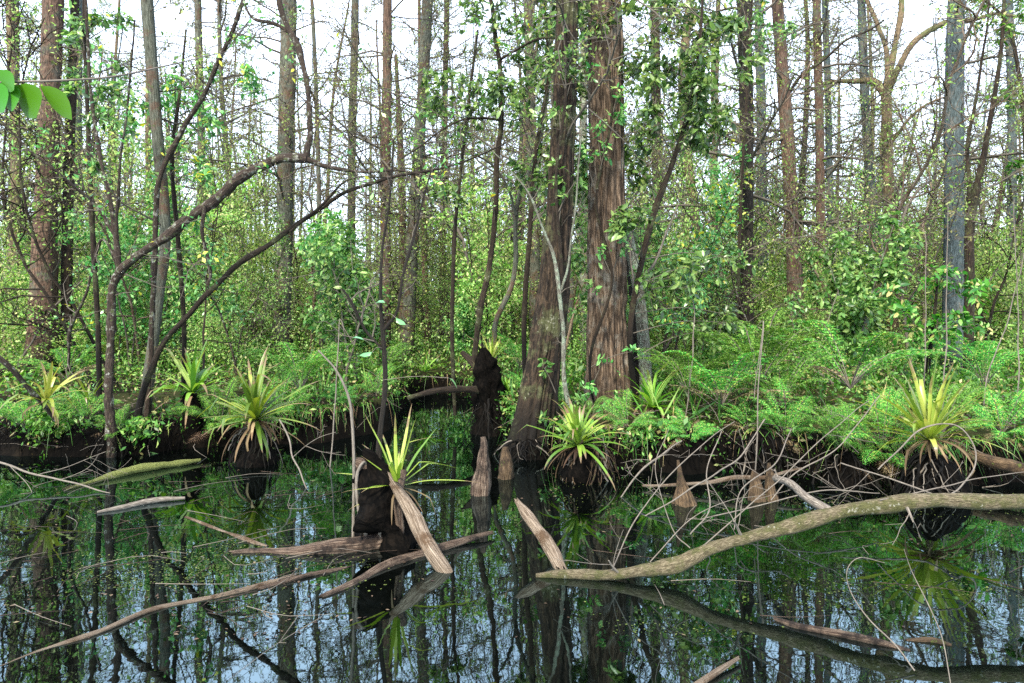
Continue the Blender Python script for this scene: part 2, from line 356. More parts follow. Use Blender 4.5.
def tree(name, label, path, d, mat, top=14., sides=12, seed=0, fl=None, lean=0., cr=None, rough=.05, group=None, limbs=(), leaf='rust', cat='tree', ztop=None):
    """path: [(px,py,width_px)...] from the base up, standing d metres off"""
    rng = R(1000 + seed)
    rows = []
    for (px, py, w) in path:
        p = P(px, py, d); rows.append([*p, (.88 if d < 10 else .76) * w / F * d / 2])
    rows = np.array(rows)
    gz = float(ground(rows[0, 0], d)); rows[0, 2] = min(gz, .3) - .12 if rows[0, 2] > -.3 else rows[0, 2]
    zt = rows[-1, 2]
    if top and top > zt + .5:
        dv = (rows[-1, :3] - rows[-2, :3]); dv = dv / max(abs(dv[2]), .01)
        n = 3
        for k in range(1, n + 1):
            z = zt + (top - zt) * k / n
            q = rows[len(path) - 1].copy(); q[:3] += dv * (z - zt) * .6; q[2] = z; q[0] += rng.normal() * .06; q[3] *= (1 - .28 * k)
            rows = np.vstack([rows, q])
    rows[:, 1] += lean * (rows[:, 2] - rows[0, 2])
    n = int(np.clip((rows[-1, 2] - rows[0, 2]) / (.16 if d < 13 else .3), 12, 90))
    sp = spline(rows, n); sp[:, 3] = np.maximum(sp[:, 3], .004)
    wv = np.stack([wob(sp[:, :3] * .7 + seed, 1., 0), wob(sp[:, :3] * .7 + seed, 1., 1), 0 * sp[:, 0]], -1)
    sp[:, :3] += wv * np.minimum(sp[:, 3:4] * .3, .03)
    base = sp[0, :3].copy()
    e = empty(name, base, label, cat, group)
    b = B(); tube(b, sp[:, :3], sp[:, 3], sides, 0, rough, fl, rs=5.)
    b.build('trunk', MB[mat], e, base)
    for (lp, lm) in limbs:
        q = np.array([[*P(px, py, d + dd), w / F * d / 2] for (px, py, w, dd) in lp])
        s2 = spline(q, max(14, len(q) * 9)); s2[:, 3] = np.maximum(s2[:, 3] * .72, .003); s2[:, :3] += .07 * np.stack([wob(s2[:, :3], 2.6, c) for c in range(3)], -1) * np.clip(np.arange(len(s2)) / 8, 0, 1)[:, None]
        b = B(); tube(b, s2[:, :3], s2[:, 3], 8, 0, .12, rs=6.); tp_ = []
        for j in range(16):
            i = int(rng.uniform(.1, .97) * (len(s2) - 2)); ax = nrm(s2[i + 1, :3] - s2[i, :3])
            grow(b, s2[i, :3], ax * .7 + nrm(np.cross(ax, rng.normal(size=3))), rng.uniform(.5, 1.5), min(.016, s2[i, 3] * .5), 2, rng, tp_, .25, .0, 4, .5, .9, 1)
        b.build('limb', [MB[lm], MB['twig']], e, base)
    if cr:
        cr = dict(cr); cr['lo'] = cr['lo'] * .8; RMIN[0] = max(.0015, .00026 * d); cr['r0'] = cr.get('r0', .024) * (1.5 if d > 12 else 1.); b = B(); crown(b, sp, rng, **cr); RMIN[0] = .0015
        b.build('crown', [MB['twig'], G[leaf]], e, base)
    return e, sp

C0 = dict(nb=32, lo=3.0, hi=11.5, L=2.5, per=.85, leafsize=.055, r0=.022, kids=7)
def C(**k): c = dict(C0); c.update(k); return c
TREES = [
 ('cypress_tree', 'reddish grey trunk with peeling bark at the far left bank', [(38, 392, 40), (40, 350, 35), (46, 220, 27), (50, 100, 25), (54, 0, 23)], 13.5, 'red', dict(seed=1, sides=16, fl=flare(5, .35, .5, .2), cr=C(nb=8))),
 ('swamp_tree', 'thin dark green-grey stem pressed against the reddish far-left trunk', [(62, 390, 17), (66, 300, 14), (70, 150, 12), (74, 0, 10)], 13.8, 'dark', dict(seed=2, cr=C(nb=12, r0=.015))),
 ('cypress_tree', 'straight ridged grey trunk standing behind the two long arching stems', [(280, 366, 26), (281, 330, 22), (284, 200, 21), (288, 0, 19)], 18, 'grey', dict(seed=3, sides=16, fl=flare(6, .4, .5, .2), cr=C(lo=5, hi=14, L=2.6))),
 ('swamp_tree', 'pale mottled leaning trunk rising behind the arching stem, shaggy near its top', [(141, 462, 16), (146, 400, 13), (160, 290, 11), (166, 230, 12), (158, 130, 12), (148, 0, 13)], 9.0, 'grey', dict(seed=4, top=9, cr=C(nb=7, lo=3, hi=8.5, L=1.3, r0=.015))),
 ('swamp_tree', 'slim pale green trunk left of the reddish one near the middle of the gap', [(350, 345, 13), (352, 200, 11), (355, 0, 10)], 22, 'grey', dict(seed=5, top=16, cr=C(lo=6, hi=15, L=2.2))),
 ('cypress_tree', 'straight reddish trunk standing directly behind the sapling on the stump', [(384, 360, 17), (385, 300, 14), (386, 150, 13), (387, 0, 12)], 16, 'red', dict(seed=6, cr=C(lo=4, L=2.2))),
 ('dead_snag', 'shaggy brown dead trunk with its top broken off, right of the reddish trunk', [(404, 350, 13), (402, 250, 11), (400, 150, 9), (396, 55, 4)], 21, 'red', dict(seed=7, top=0, rough=.12)),
 ('cypress_tree', 'mossy grey trunk leaning slightly right beside the broken brown snag', [(407, 355, 20), (411, 280, 17), (419, 150, 15), (428, 0, 14)], 18, 'grey', dict(seed=8, cr=C(lo=4.5, L=2.4))),
 ('cypress_tree', 'dark brown cypress with broad flared foot at the water edge, left of the widest trunk', [(526, 462, 62), (534, 425, 48), (543, 370, 40), (553, 290, 33), (560, 180, 28), (568, 0, 24)], 8.2, 'dark', dict(seed=9, sides=110, top=13, fl=flare(5, .35, .3, .28, .5, .07, 11, .09), rough=.07, cr=C(nb=9, lo=4.2, hi=12, L=1.8))),
 ('cypress_tree', 'widest trunk, stringy reddish brown bark, at the centre of the bank', [(606, 462, 68), (607, 420, 55), (608, 380, 49), (608, 320, 44), (607, 200, 40), (607, 100, 38), (606, 0, 36)], 9.0, 'string', dict(seed=10, sides=130, top=16, fl=flare(7, .3, .4, .12, 1., .06, 13, .09), rough=.05, cr=C(nb=9, lo=5.5, hi=15, L=2.2))),
 ('swamp_tree', 'lichen blotched stem leaning across the widest trunk', [(648, 425, 17), (646, 360, 14), (641, 300, 13), (632, 250, 13), (617, 180, 11), (603, 122, 9), (590, 60, 7), (575, 0, 5)], 9.6, 'pale', dict(seed=11, top=5.2, cr=C(nb=7, lo=3.2, hi=5, L=1.2, r0=.013))),
 ('swamp_tree', 'thin black stem at the right foot of the widest trunk', [(634, 425, 18), (635, 360, 14), (631, 290, 10), (626, 250, 6), (622, 215, 2)], 9.9, 'black', dict(seed=12, top=0)),
 ('cypress_tree', 'dark brown trunk in the thicket right of the widest trunk', [(658, 350, 18), (659, 250, 15), (655, 0, 12)], 21, 'dark', dict(seed=13, cr=C())),
 ('cypress_tree', 'near black straight trunk with mossy flecks above the fern bank', [(747, 372, 24), (747, 340, 20), (746, 200, 18), (744, 0, 16)], 13, 'black', dict(seed=14, sides=16, top=13, fl=flare(5, .3, .4, .15), cr=C(lo=4, L=2.0))),
 ('cypress_tree', 'blue-grey trunk half hidden behind the near black one', [(763, 350, 14), (762, 200, 12), (759, 0, 12)], 20, 'blue', dict(seed=15, top=17, cr=C(lo=5, hi=16))),
 ('cypress_tree', 'reddish grey trunk with shaggy bark, next right from the near black trunk', [(797, 362, 24), (795, 320, 21), (789, 180, 17), (778, 0, 14)], 16, 'red', dict(seed=16, sides=16, top=15, fl=flare(6, .3, .4, .15), cr=C(lo=4, hi=14, L=2.6), limbs=[([(788, 95, 5, 0), (806, 74, 4, -.2), (840, 44, 3, -.4), (885, 20, 2, -.5)], 'dark')])),
 ('cypress_tree', 'slim trunk half red half grey, left of its thin grey twin', [(822, 360, 18), (821, 300, 14), (820, 150, 11), (818, 0, 10)], 17, 'red', dict(seed=17, top=15, cr=C(lo=4.5, hi=14, L=2.2))),
 ('swamp_tree', 'thin grey twin stem right behind the slim red and grey trunk', [(832, 350, 10), (831, 250, 9), (828, 100, 8), (826, 0, 8)], 20, 'blue', dict(seed=18, top=15, cr=C(lo=5, hi=14))),
 ('cypress_tree', 'slim blue-grey trunk tilting left in front of the spreading tan tree', [(880, 340, 14), (876, 260, 13), (866, 120, 11), (861, 0, 10)], 20, 'blue', dict(seed=19, top=16, cr=C(lo=5, hi=15))),
 ('spreading_tree', 'tan tree forking into wide crooked limbs against the sky', [(893, 345, 14), (892, 260, 13), (888, 180, 13), (886, 90, 13)], 19, 'tan', dict(seed=20, top=0, cr=C(nb=5, lo=5, hi=7.6, L=1.6), leaf='shrub',
   limbs=[([(886, 95, 12, 0), (897, 70, 10, -.3), (915, 42, 9, -.5), (945, 24, 7, -.6), (990, 14, 5, -.4), (1040, 10, 3, 0)], 'tan'), ([(886, 95, 11, 0), (878, 84, 9, .3), (862, 80, 8, .4), (835, 82, 6, .5), (800, 90, 4, .7)], 'tan'),
          ([(887, 92, 11, 0), (892, 50, 9, .4), (900, 10, 8, .5), (910, -50, 6, .8), (925, -120, 3, 1.)], 'tan'), ([(888, 70, 7, .2), (880, 30, 6, .5), (862, -10, 5, .8), (850, -70, 3, 1.2)], 'tan'), ([(887, 150, 5, 0), (905, 118, 4, -.4), (935, 100, 3, -.6), (965, 95, 2, -.7)], 'tan')])),
 ('cypress_tree', 'thick smooth blue-grey trunk on the right bank with a pale patch halfway up', [(953, 345, 28), (953, 300, 24), (954, 180, 22), (956, 80, 21), (957, 0, 19)], 13, 'blue', dict(seed=21, sides=18, top=15, fl=flare(5, .25, .4, .1), rough=.025, cr=C(nb=8, lo=5, hi=14, L=2.4))),
 ('swamp_tree', 'crooked brown tree forking beside the thick blue-grey trunk on the right', [(968, 350, 13), (969, 280, 11), (970, 225, 11), (985, 150, 7), (1000, 60, 5), (1004, 0, 4)], 11.5, 'dark', dict(seed=22, top=8, cr=C(nb=8, lo=3.5, hi=7.6, L=1.3, r0=.014),
   limbs=[([(970, 235, 8, 0), (964, 190, 6, .1), (967, 140, 5, .3), (978, 100, 4, .4), (988, 40, 3, .3), (990, -20, 2, .3)], 'dark'), ([(992, 110, 4, 0), (1015, 85, 3, .2), (1045, 65, 2, .4)], 'dark')])),
 ('cypress_tree', 'blue-grey trunk beyond the crooked brown tree at the right margin', [(1012, 340, 13), (1011, 200, 11), (1008, 0, 10)], 20, 'blue', dict(seed=23, top=16, cr=C(lo=5, hi=15))),
 ('swamp_tree', 'pale grey trunk behind the dark flared cypress, seen to its left', [(536, 350, 15), (534, 200, 14), (527, 0, 12)], 19, 'grey', dict(seed=24, top=15, cr=C(lo=4.5, hi=14, L=2.2))),
 ('swamp_tree', 'pale trunk showing between the dark flared cypress and the widest trunk', [(583, 350, 12), (583, 200, 11), (583, 0, 9)], 18, 'pale', dict(seed=25, top=14, cr=C(lo=5))),
 ('swamp_tree', 'light tan trunk bending behind the hanging evergreen leaves', [(705, 350, 13), (700, 260, 12), (688, 160, 13), (684, 70, 13), (690, 0, 10)], 21, 'tan', dict(seed=26, top=15, cr=C(lo=6, hi=14))),
 ('swamp_tree', 'thin reddish stem in the white gap left of the near black trunk', [(716, 345, 8), (714, 200, 7), (712, 90, 5)], 23, 'red', dict(seed=27, top=12, cr=C(nb=6, lo=7, hi=11, L=1.4))),
 ('swamp_tree', 'slim grey trunk in the sky gap right of the pale mottled leaning one', [(203, 345, 12), (201, 150, 10), (197, 0, 9)], 22, 'grey', dict(seed=28, top=15, cr=C(lo=5, hi=14, per=1.6))),
 ('cypress_tree', 'blue-grey trunk showing just right of the reddish far-left trunk', [(77, 335, 16), (77, 200, 13), (78, 0, 11)], 26, 'blue', dict(seed=29, top=16, cr=C(lo=7, hi=15, per=2))),
 ('swamp_tree', 'thin greenish stem right of the straight ridged grey trunk', [(322, 345, 7), (318, 150, 6), (312, 0, 5)], 17, 'grey', dict(seed=30, top=11, cr=C(nb=7, lo=5, hi=10, L=1.4))),
 ('swamp_tree', 'grey trunk at the left margin behind the reddish far-left trunk', [(12, 345, 12), (14, 150, 10), (16, 0, 9)], 21, 'grey', dict(seed=31, top=14, cr=C(lo=4.5, hi=13, per=2.))),
 ('swamp_tree', 'slim brown trunk close to the right of the mossy leaning grey trunk', [(441, 345, 9), (444, 200, 8), (447, 0, 7)], 24, 'red', dict(seed=32, top=14, cr=C(lo=6, hi=13))),
]
PATHS = {}
for (nm, lb, path, d, mt, kw) in TREES:
    e, sp = tree(nm, lb, path, d, mt, **kw); PATHS[kw['seed']] = sp

# ---- arching stems, saplings: paths with limbs
def stem_thing(name, label, cat, limbs, mat, seed=0, twigs=8, twigL=.7, leaf=None, leafsize=.07, per=1., foot=None, sides=10, nice=False, lev=1):
    """limbs: list of [(px,py,w,d)...]; the first is the trunk"""
    rng = R(3000 + seed); base = None; e = None; tips = []; tw = B()
    for k, lp in enumerate(limbs):
        q = np.array([[*P(px, py, d), w / F * d / 2] for (px, py, w, d) in lp])
        if k == 0:
            base = q[0, :3].copy(); e = empty(name, base, label, cat)
        s2 = spline(q, max(24, len(q) * 12)); s2[:, 3] = np.maximum(s2[:, 3] * (.72 if mat != 'pale' else .6), .002)
        s2[:, :3] += .018 * np.stack([wob(s2[:, :3], 5, c) for c in range(3)], -1) * np.clip(np.arange(len(s2)) / 10, 0, 1)[:, None]
        s2[:, :3] += .35 * s2[:, 3:4] * np.stack([wob(s2[:, :3], 4, c) for c in range(3)], -1)
        b = B(); tube(b, s2[:, :3], s2[:, 3], sides if k == 0 else 7, 0, .2 if mat == 'spot' else .1, rs=13.)
        b.build('trunk' if k == 0 else 'limb', MB[mat], e, base)
        for j in range(twigs):
            i = int(rng.uniform(.35 if k == 0 else .15, .98) * (len(s2) - 2)); ax = nrm(s2[i + 1, :3] - s2[i, :3])
            side = nrm(np.cross(ax, rng.normal(size=3)))
            grow(tw, s2[i, :3], ax * .5 + side + np.array([0, 0, .35]), twigL * rng.uniform(.4, 1.3), min(.007, s2[i, 3] * .6), lev, rng, tips, .25, .03, 4, .5)
    if twigs:
        if leaf: leaf_tips(tw, tips, rng, per, leafsize, .5, .02, m=1, nice=nice)
        tw.build('crown', [MB['twig'], G[leaf or 'shrub']], e, base)
    return e

stem_thing('arching_tree', 'dark spotted stem that bends over and arches right, mossy clumps along it', 'tree', [
  [(110, 470, 15, 7.9), (111, 400, 12, 7.9), (112, 320, 11, 7.9), (120, 278, 12, 7.9), (146, 250, 13, 7.8), (180, 226, 14, 7.7), (215, 198, 14, 7.6), (250, 170, 13, 7.5), (282, 161, 12, 7.4), (308, 160, 11, 7.4)],
  [(306, 160, 9, 7.4), (311, 130, 8, 7.4), (307, 85, 8, 7.4), (298, 48, 9, 7.5), (286, 25, 8, 7.5), (278, 0, 8, 7.5), (275, -40, 6, 7.5), (280, -110, 3, 7.5)],
  [(298, 40, 6, 7.5), (275, 24, 5, 7.6), (252, 18, 4, 7.7), (242, 2, 3, 7.8)],
  [(308, 160, 8, 7.4), (330, 168, 6, 7.4), (362, 172, 4, 7.3), (400, 170, 3, 7.2), (440, 178, 2, 7.1)],
  [(120, 278, 8, 7.9), (117, 240, 7, 7.9), (108, 200, 6, 8.), (98, 150, 5, 8.1), (88, 70, 4, 8.2), (84, 0, 4, 8.2), (84, -80, 2, 8.2)],
  [(116, 236, 6, 7.9), (96, 208, 4, 7.9), (74, 188, 3.5, 7.8), (60, 172, 3, 7.7), (30, 150, 3, 7.6), (0, 120, 2, 7.5)],
  [(117, 240, 5, 7.9), (118, 190, 4, 7.8), (124, 130, 3, 7.7), (129, 70, 2.5, 7.6), (134, 20, 2, 7.5)],
  [(205, 205, 5, 7.6), (202, 235, 5, 7.6), (211, 270, 5, 7.7), (208, 285, 4, 7.7)],
  [(120, 262, 4, 7.9), (100, 240, 4, 8.), (88, 290, 4, 8.1), (72, 330, 4, 8.2), (68, 370, 4, 8.3)],
 ], 'spot', 1, twigs=7, twigL=.7, leaf='ever', leafsize=.07, per=.5)
stem_thing('arching_tree', 'smooth thin stem sweeping up right in a long curve under the spotted arching one', 'tree', [
  [(134, 452, 11, 8.4), (142, 400, 9, 8.4), (158, 352, 8, 8.4), (186, 316, 8, 8.3), (225, 276, 8, 8.2), (268, 246, 7.5, 8.1), (310, 215, 6, 8.0), (350, 190, 5, 7.9), (400, 175, 4, 7.8), (450, 168, 3, 7.7), (492, 150, 2.5, 7.6), (530, 128, 1.5, 7.5)],
  [(290, 232, 4, 8.), (320, 205, 3.5, 7.9), (352, 178, 3, 7.8), (390, 178, 2, 7.7)],
 ], 'dark', 2, twigs=7, twigL=.6)
stem_thing('leaning_sapling', 'bare spotted stem slanting up right through the leaves at upper left', 'tree', [
  [(146, 470, 7, 8.7), (152, 330, 7, 8.6), (155, 240, 7, 8.5), (162, 170, 7, 8.4), (182, 128, 7, 8.3), (205, 92, 7, 8.2), (222, 55, 6, 8.1), (240, 8, 5, 8.0), (262, -60, 3, 8.)],
 ], 'spot', 3, twigs=9, twigL=.8, leaf='ever', leafsize=.08, per=1.1)
stem_thing('crooked_sapling', 'slender dark crooked stem rising from a black root left of the flared cypress', 'tree', [
  [(487, 440, 20, 9.6), (486, 400, 14, 9.6), (476, 360, 9, 9.5), (480, 310, 9, 9.4), (490, 260, 8, 9.4), (496, 180, 8, 9.3), (501, 90, 7, 9.3), (489, 0, 6, 9.3), (480, -80, 4, 9.3)],
  [(500, 120, 4, 9.3), (470, 118, 3, 9.1), (436, 135, 2.5, 9.), (400, 160, 2, 8.8)],
  [(499, 60, 4, 9.3), (520, 47, 3.5, 9.1), (548, 39, 3, 9.), (585, 42, 2, 8.8)],
 ], 'dark', 4, twigs=6, twigL=.6, leaf='ever', leafsize=.09, per=.8)
stem_thing('crooked_sapling', 'mossy sinuous thin stem just left of the flared cypress, forked high', 'tree', [
  [(496, 440, 8, 10.6), (494, 360, 7, 10.6), (498, 320, 7, 10.5), (512, 280, 7, 10.5), (514, 235, 6.5, 10.5), (520, 195, 6, 10.4), (534, 160, 5, 10.4), (545, 110, 4, 10.4), (552, 40, 3, 10.4), (556, -50, 2, 10.4)],
  [(516, 215, 4, 10.4), (505, 180, 3, 10.3), (485, 160, 2.5, 10.2), (462, 152, 2, 10.1)],
 ], 'grey', 5, twigs=7, twigL=.7, leaf='ever', leafsize=.07, per=.5)
stem_thing('lichen_vine', 'white lichen covered thin stem climbing at the right edge of the flared cypress', 'vine', [
  [(575, 470, 9, 7.75), (571, 420, 8, 7.75), (566, 380, 8, 7.7), (563, 320, 7, 7.7), (556, 262, 6, 7.7), (544, 228, 4, 7.7), (528, 190, 3, 7.7), (505, 165, 2, 7.7), (490, 150, 2, 7.7)],
  [(561, 290, 4, 7.7), (570, 260, 3.5, 7.7), (576, 200, 3, 7.7), (582, 120, 2, 7.7)],
 ], 'pale', 6, twigs=3, twigL=.4)
stem_thing('thin_shrub', 'pale crooked twiggy stem crossing the right side of the widest trunk', 'shrub', [
  [(612, 440, 4, 9.2), (622, 380, 4, 9.1), (630, 330, 4, 9.0), (634, 290, 4, 9.0), (652, 265, 3.5, 8.9), (664, 235, 3, 8.9), (676, 205, 2, 8.8)],
  [(634, 290, 3, 9.), (630, 260, 2.5, 9.), (634, 225, 2, 8.9)],
 ], 'stick', 7, twigs=4, twigL=.5, leaf='ever', leafsize=.09, per=.8)
stem_thing('stump_sapling', 'dark straight sapling growing out of the black stump in the pool', 'tree', [
  [(379, 505, 10, 5.05), (380, 460, 9, 5.05), (383, 400, 7, 5.05), (383, 345, 7, 5.05), (381, 300, 5, 5.05), (384, 250, 4, 5.05), (390, 200, 3, 5.05), (394, 140, 2, 5.05)],
  [(384, 330, 5, 5.05), (398, 310, 4, 5.05), (405, 270, 4, 5.05), (418, 225, 3, 5.1), (432, 170, 2, 5.15)],
  [(382, 350, 4, 5.05), (366, 330, 4, 5.05), (352, 305, 4, 5.), (342, 290, 3, 5.)],
 ], 'black', 8, twigs=4, twigL=.35)
# the four pale leaves on the sapling
rg = R(77); sap = [o for o in bpy.data.objects if o.get('label', '').startswith('dark straight sapling growing')][0]; so_ = np.array(sap.location)
pp = np.array([P(352, 338, 4.95), P(376, 303, 5.0), P(396, 318, 4.95), P(449, 378, 4.9), P(372, 352, 5.)]); dd = np.array([[.8, -.2, .5], [.5, -.4, .6], [.9, -.3, -.2], [.9, 0, -.4], [-.8, -.2, .2]])
for j in range(5):
    st_ = P(*[(372, 345), (381, 310), (385, 315), (383, 380), (382, 348)][j], 5.05)
    b = B(); tube(b, spline([st_, (st_ + pp[j]) / 2 + np.array([0, 0, .02]), pp[j]], 6), .002, 4, 1); leaves(b, pp[j], dd[j] + np.array([0, 0, -.5]), .095, .5, .1, 0, rg, True)
    b.build('leaf', [G['teal'], MB['stick']], sap, so_)

# ---- broad leaved evergreens hung with leaves: twigs from the stem to clusters
def leafy(name, label, d, stem, clusters, seed, leafsize=.1, mat='dark', leaf='ever', n_sub=10, per=9, spread=.45, cat='tree', nice=True):
    rng = R(5000 + seed)
    q = np.array([[*P(px, py, d + dd), w / F * d / 2] for (px, py, w, dd) in stem]); s2 = spline(q, len(q) * 7)
    base = s2[0, :3].copy(); base[2] = float(ground(base[0], base[1])); e = empty(name, base, label, cat)
    b = B(); tube(b, s2[:, :3], np.maximum(s2[:, 3], .003), 8, 0, .08, rs=8.); b.build('trunk', MB[mat], e, base)
    tw = lf = B()
    for (px, py, rad, dd) in clusters:
        c = P(px, py, d + dd); r = rad / F * d
        k = np.argmin(np.linalg.norm(s2[:, :3] - c + np.array([0, 0, .25 * 0]), axis=1)); k = max(2, k - 3); a = s2[k, :3]
        mid = (a + c) / 2 + np.array([0, 0, .06 * np.linalg.norm(c - a)])
        tube(tw, spline([a, mid, c], 8), np.linspace(.008, .003, 8), 5, 0, cap=False)
        ax = nrm(c - a)
        for j in range(n_sub):
            st = c - ax * r * rng.uniform(0, .8)
            dr = nrm(rng.normal(size=3) + ax * .6 + np.array([0, 0, .1])); ln = r * rng.uniform(.5, 1.25)
            en = st + dr * ln - np.array([0, 0, ln * .25]); pts = spline([st, st + dr * ln * .5 + np.array([0, 0, .02]), en], 6)
            tube(tw, pts, np.linspace(.004, .0015, 6), 3, 0, cap=False)
            nl = max(3, rng.poisson(per)); t = rng.uniform(.15, 1, nl); pi_ = np.stack([np.interp(t, np.linspace(0, 1, 6), pts[:, c2]) for c2 in range(3)], -1)
            side = nrm(np.cross(np.tile(dr, (nl, 1)), rng.normal(size=(nl, 3)))); leaves(lf, pi_, nrm(dr * .5 + side), leafsize * 1.1 * rng.uniform(.5, 1.3, nl), .45, .08, 1, rng, nice, 1.0, .35)
    tw.build('crown', [MB['twig'], G[leaf]], e, base)
    return e
rg = R(12)
def blob(x0, y0, x1, y1, n, r0, r1, dd=.7, rng=rg):
    return [(rng.uniform(x0, x1), rng.uniform(y0, y1), rng.uniform(r0, r1), rng.uniform(-dd, dd)) for _ in range(n)]
leafy('evergreen_tree', 'evergreen with large glossy leaves hanging over the right side of the widest trunk', 8.6,
  [(640, 430, 6, .3), (630, 340, 6, 0), (640, 270, 6, 0), (655, 210, 6, 0), (672, 165, 5, 0), (690, 105, 4, 0), (700, 40, 3, 0), (705, -60, 2, .2)],
  blob(625, -30, 720, 70, 17, 20, 34) + blob(640, 70, 715, 150, 13, 18, 30) + blob(620, 150, 660, 230, 6, 14, 26) + blob(700, 20, 760, 120, 7, 14, 24) + blob(560, -20, 630, 60, 6, 16, 26) + blob(640, 255, 740, 330, 9, 14, 24), 1, .095)
leafy('evergreen_tree', 'leafy evergreen stem between the slender crooked stem and the flared cypress', 9.2,
  [(528, 445, 5, .4), (524, 330, 5, .2), (530, 230, 5, 0), (536, 150, 4, 0), (548, 70, 3, 0), (540, -40, 2, 0)],
  blob(515, 80, 600, 180, 14, 16, 28) + blob(530, -20, 600, 70, 10, 16, 26) + blob(490, 10, 540, 110, 7, 14, 22) + blob(555, 170, 600, 270, 5, 12, 20) , 2, .09)
leafy('evergreen_tree', 'sparse leafy sapling arching left of the slender crooked stem', 9.4,
  [(455, 415, 4, .2), (452, 330, 4, 0), (455, 230, 4, 0), (462, 160, 3, 0), (470, 90, 3, 0), (478, 30, 2, 0)],
  blob(425, 60, 500, 140, 13, 12, 24) + blob(455, 0, 510, 60, 5, 10, 18) + blob(430, 150, 470, 230, 3, 8, 14), 3, .085, n_sub=8, per=8)
leafy('evergreen_tree', 'leafy sapling clothed in green between the far left trunk and pale leaning trunk', 8.8,
  [(100, 440, 5, .3), (98, 330, 5, .2), (92, 220, 5, 0), (88, 120, 4, 0), (84, 30, 3, 0), (84, -40, 2, 0)],
  blob(70, 0, 130, 110, 14, 12, 22) + blob(80, 110, 130, 170, 4, 10, 16), 4, .085, n_sub=8, per=8)
leafy('evergreen_tree', 'bushy green sapling behind the bend of the spotted arching stem', 9.3,
  [(182, 430, 5, .3), (184, 330, 5, .2), (178, 240, 5, 0), (172, 160, 4, 0), (180, 90, 3, 0), (186, 30, 2, 0)],
  blob(130, 70, 215, 170, 17, 12, 24) + blob(150, 160, 220, 215, 6, 10, 18) + blob(240, 40, 275, 100, 4, 8, 16), 5, .075, n_sub=8, per=8)
leafy('evergreen_tree', 'thin leafy tree in front of the reddish shaggy trunk by the near black one', 12,
  [(735, 372, 4, .2), (738, 280, 4, 0), (742, 180, 3, 0), (748, 80, 3, 0), (752, 0, 2, 0)],
  blob(725, -20, 790, 40, 8, 10, 20) + blob(780, 240, 812, 330, 5, 8, 14) + blob(700, 230, 760, 300, 5, 10, 18), 6, .085, n_sub=8, per=8)
leafy('broadleaf_shrub', 'shrub of large pale green leaves below the thick blue-grey trunk', 9.5,
  [(925, 395, 5, .3), (930, 350, 4, 0), (935, 310, 3, 0), (938, 270, 2, 0)],
  blob(890, 275, 985, 345, 15, 14, 24), 7, .10, leaf='under', n_sub=8, per=8, cat='shrub')
leafy('broadleaf_shrub', 'leafy green spray at the top right corner', 12,
  [(1035, 372, 5, .3), (1030, 250, 5, 0), (1024, 120, 4, 0), (1010, 30, 3, 0), (985, 0, 2, 0)],
  blob(970, -20, 1040, 30, 7, 10, 20) + blob(990, 70, 1050, 200, 8, 12, 20), 8, .09, leaf='under', n_sub=8, per=8)

leafy('climbing_vine', 'leafy vine climbing up the front of the widest trunk', 8.55, [(600, 440, 3, 0), (590, 360, 3, 0), (612, 280, 3, 0), (596, 200, 3, 0), (612, 110, 3, 0), (600, 20, 2, 0)],
  blob(580, 340, 640, 450, 9, 8, 16, .1) + blob(585, 200, 630, 330, 4, 7, 12, .1) + blob(580, 20, 630, 190, 9, 10, 18, .15), 11, .075, leaf='young', n_sub=5, per=5, cat='vine')
leafy('climbing_vine', 'leafy vine clinging to the dark flared cypress', 7.9, [(560, 450, 3, 0), (556, 370, 3, 0), (562, 280, 3, 0), (556, 180, 3, 0), (566, 90, 3, 0), (562, -10, 2, 0)],
  blob(548, 60, 585, 200, 7, 9, 16, .1) + blob(540, 330, 580, 420, 4, 7, 12, .1) + blob(550, -10, 590, 60, 5, 10, 18, .15), 12, .075, leaf='young', n_sub=5, per=5, cat='vine')
# ---- foreground branch at the top left
b = B(); q = [P(-60, 86, 1.6), P(10, 82, 1.6), P(50, 81, 1.6), P(110, 77, 1.65), P(165, 66, 1.75), P(215, 54, 1.9)]
base = P(-60, 86, 1.6); e = empty('leafy_branch', base, 'close hanging twig with five large glossy leaves at the upper left corner', 'branch')
tube(b, spline(q, 24), np.linspace(.0035, .0015, 24), 6, 0, .1, rs=20.); b.build('twig', MB['stick'], e, base)
for (x, y, x2, y2, s) in ((-6, 72, 14, 90, .4), (3, 84, 13, 111, .5), (16, 85, 36, 118, .55), (40, 86, 72, 120, .32), (-14, 84, 4, 112, .5)):
    a, c = P(x, y, 1.6), P(x2, y2, 1.55)
    # a leaf blade with a midrib fold, nine rows
    t = np.linspace(0, 1, 9); ln = np.linalg.norm(c - a); ax = (c - a) / ln; sd = nrm(np.cross(ax, [0, 1, .3])); nn = np.cross(sd, ax)
    wd = np.sin(pi * t ** .8) * ln * s * .5; cen = a + ax * (t * ln)[:, None] + nn * (.06 * ln * np.sin(pi * t))[:, None]
    V = np.concatenate([cen, cen + sd * wd[:, None] + nn * (wd * .25)[:, None], cen - sd * wd[:, None] + nn * (wd * .25)[:, None]])
    k = np.arange(8); fc = np.concatenate([np.stack([k, k + 1, k + 10, k + 9], -1), np.stack([k + 1, k, k + 18, k + 19], -1)])
    lb = B(); lb.add(V, fc); lb.build('leaf', G['big'], e, base)

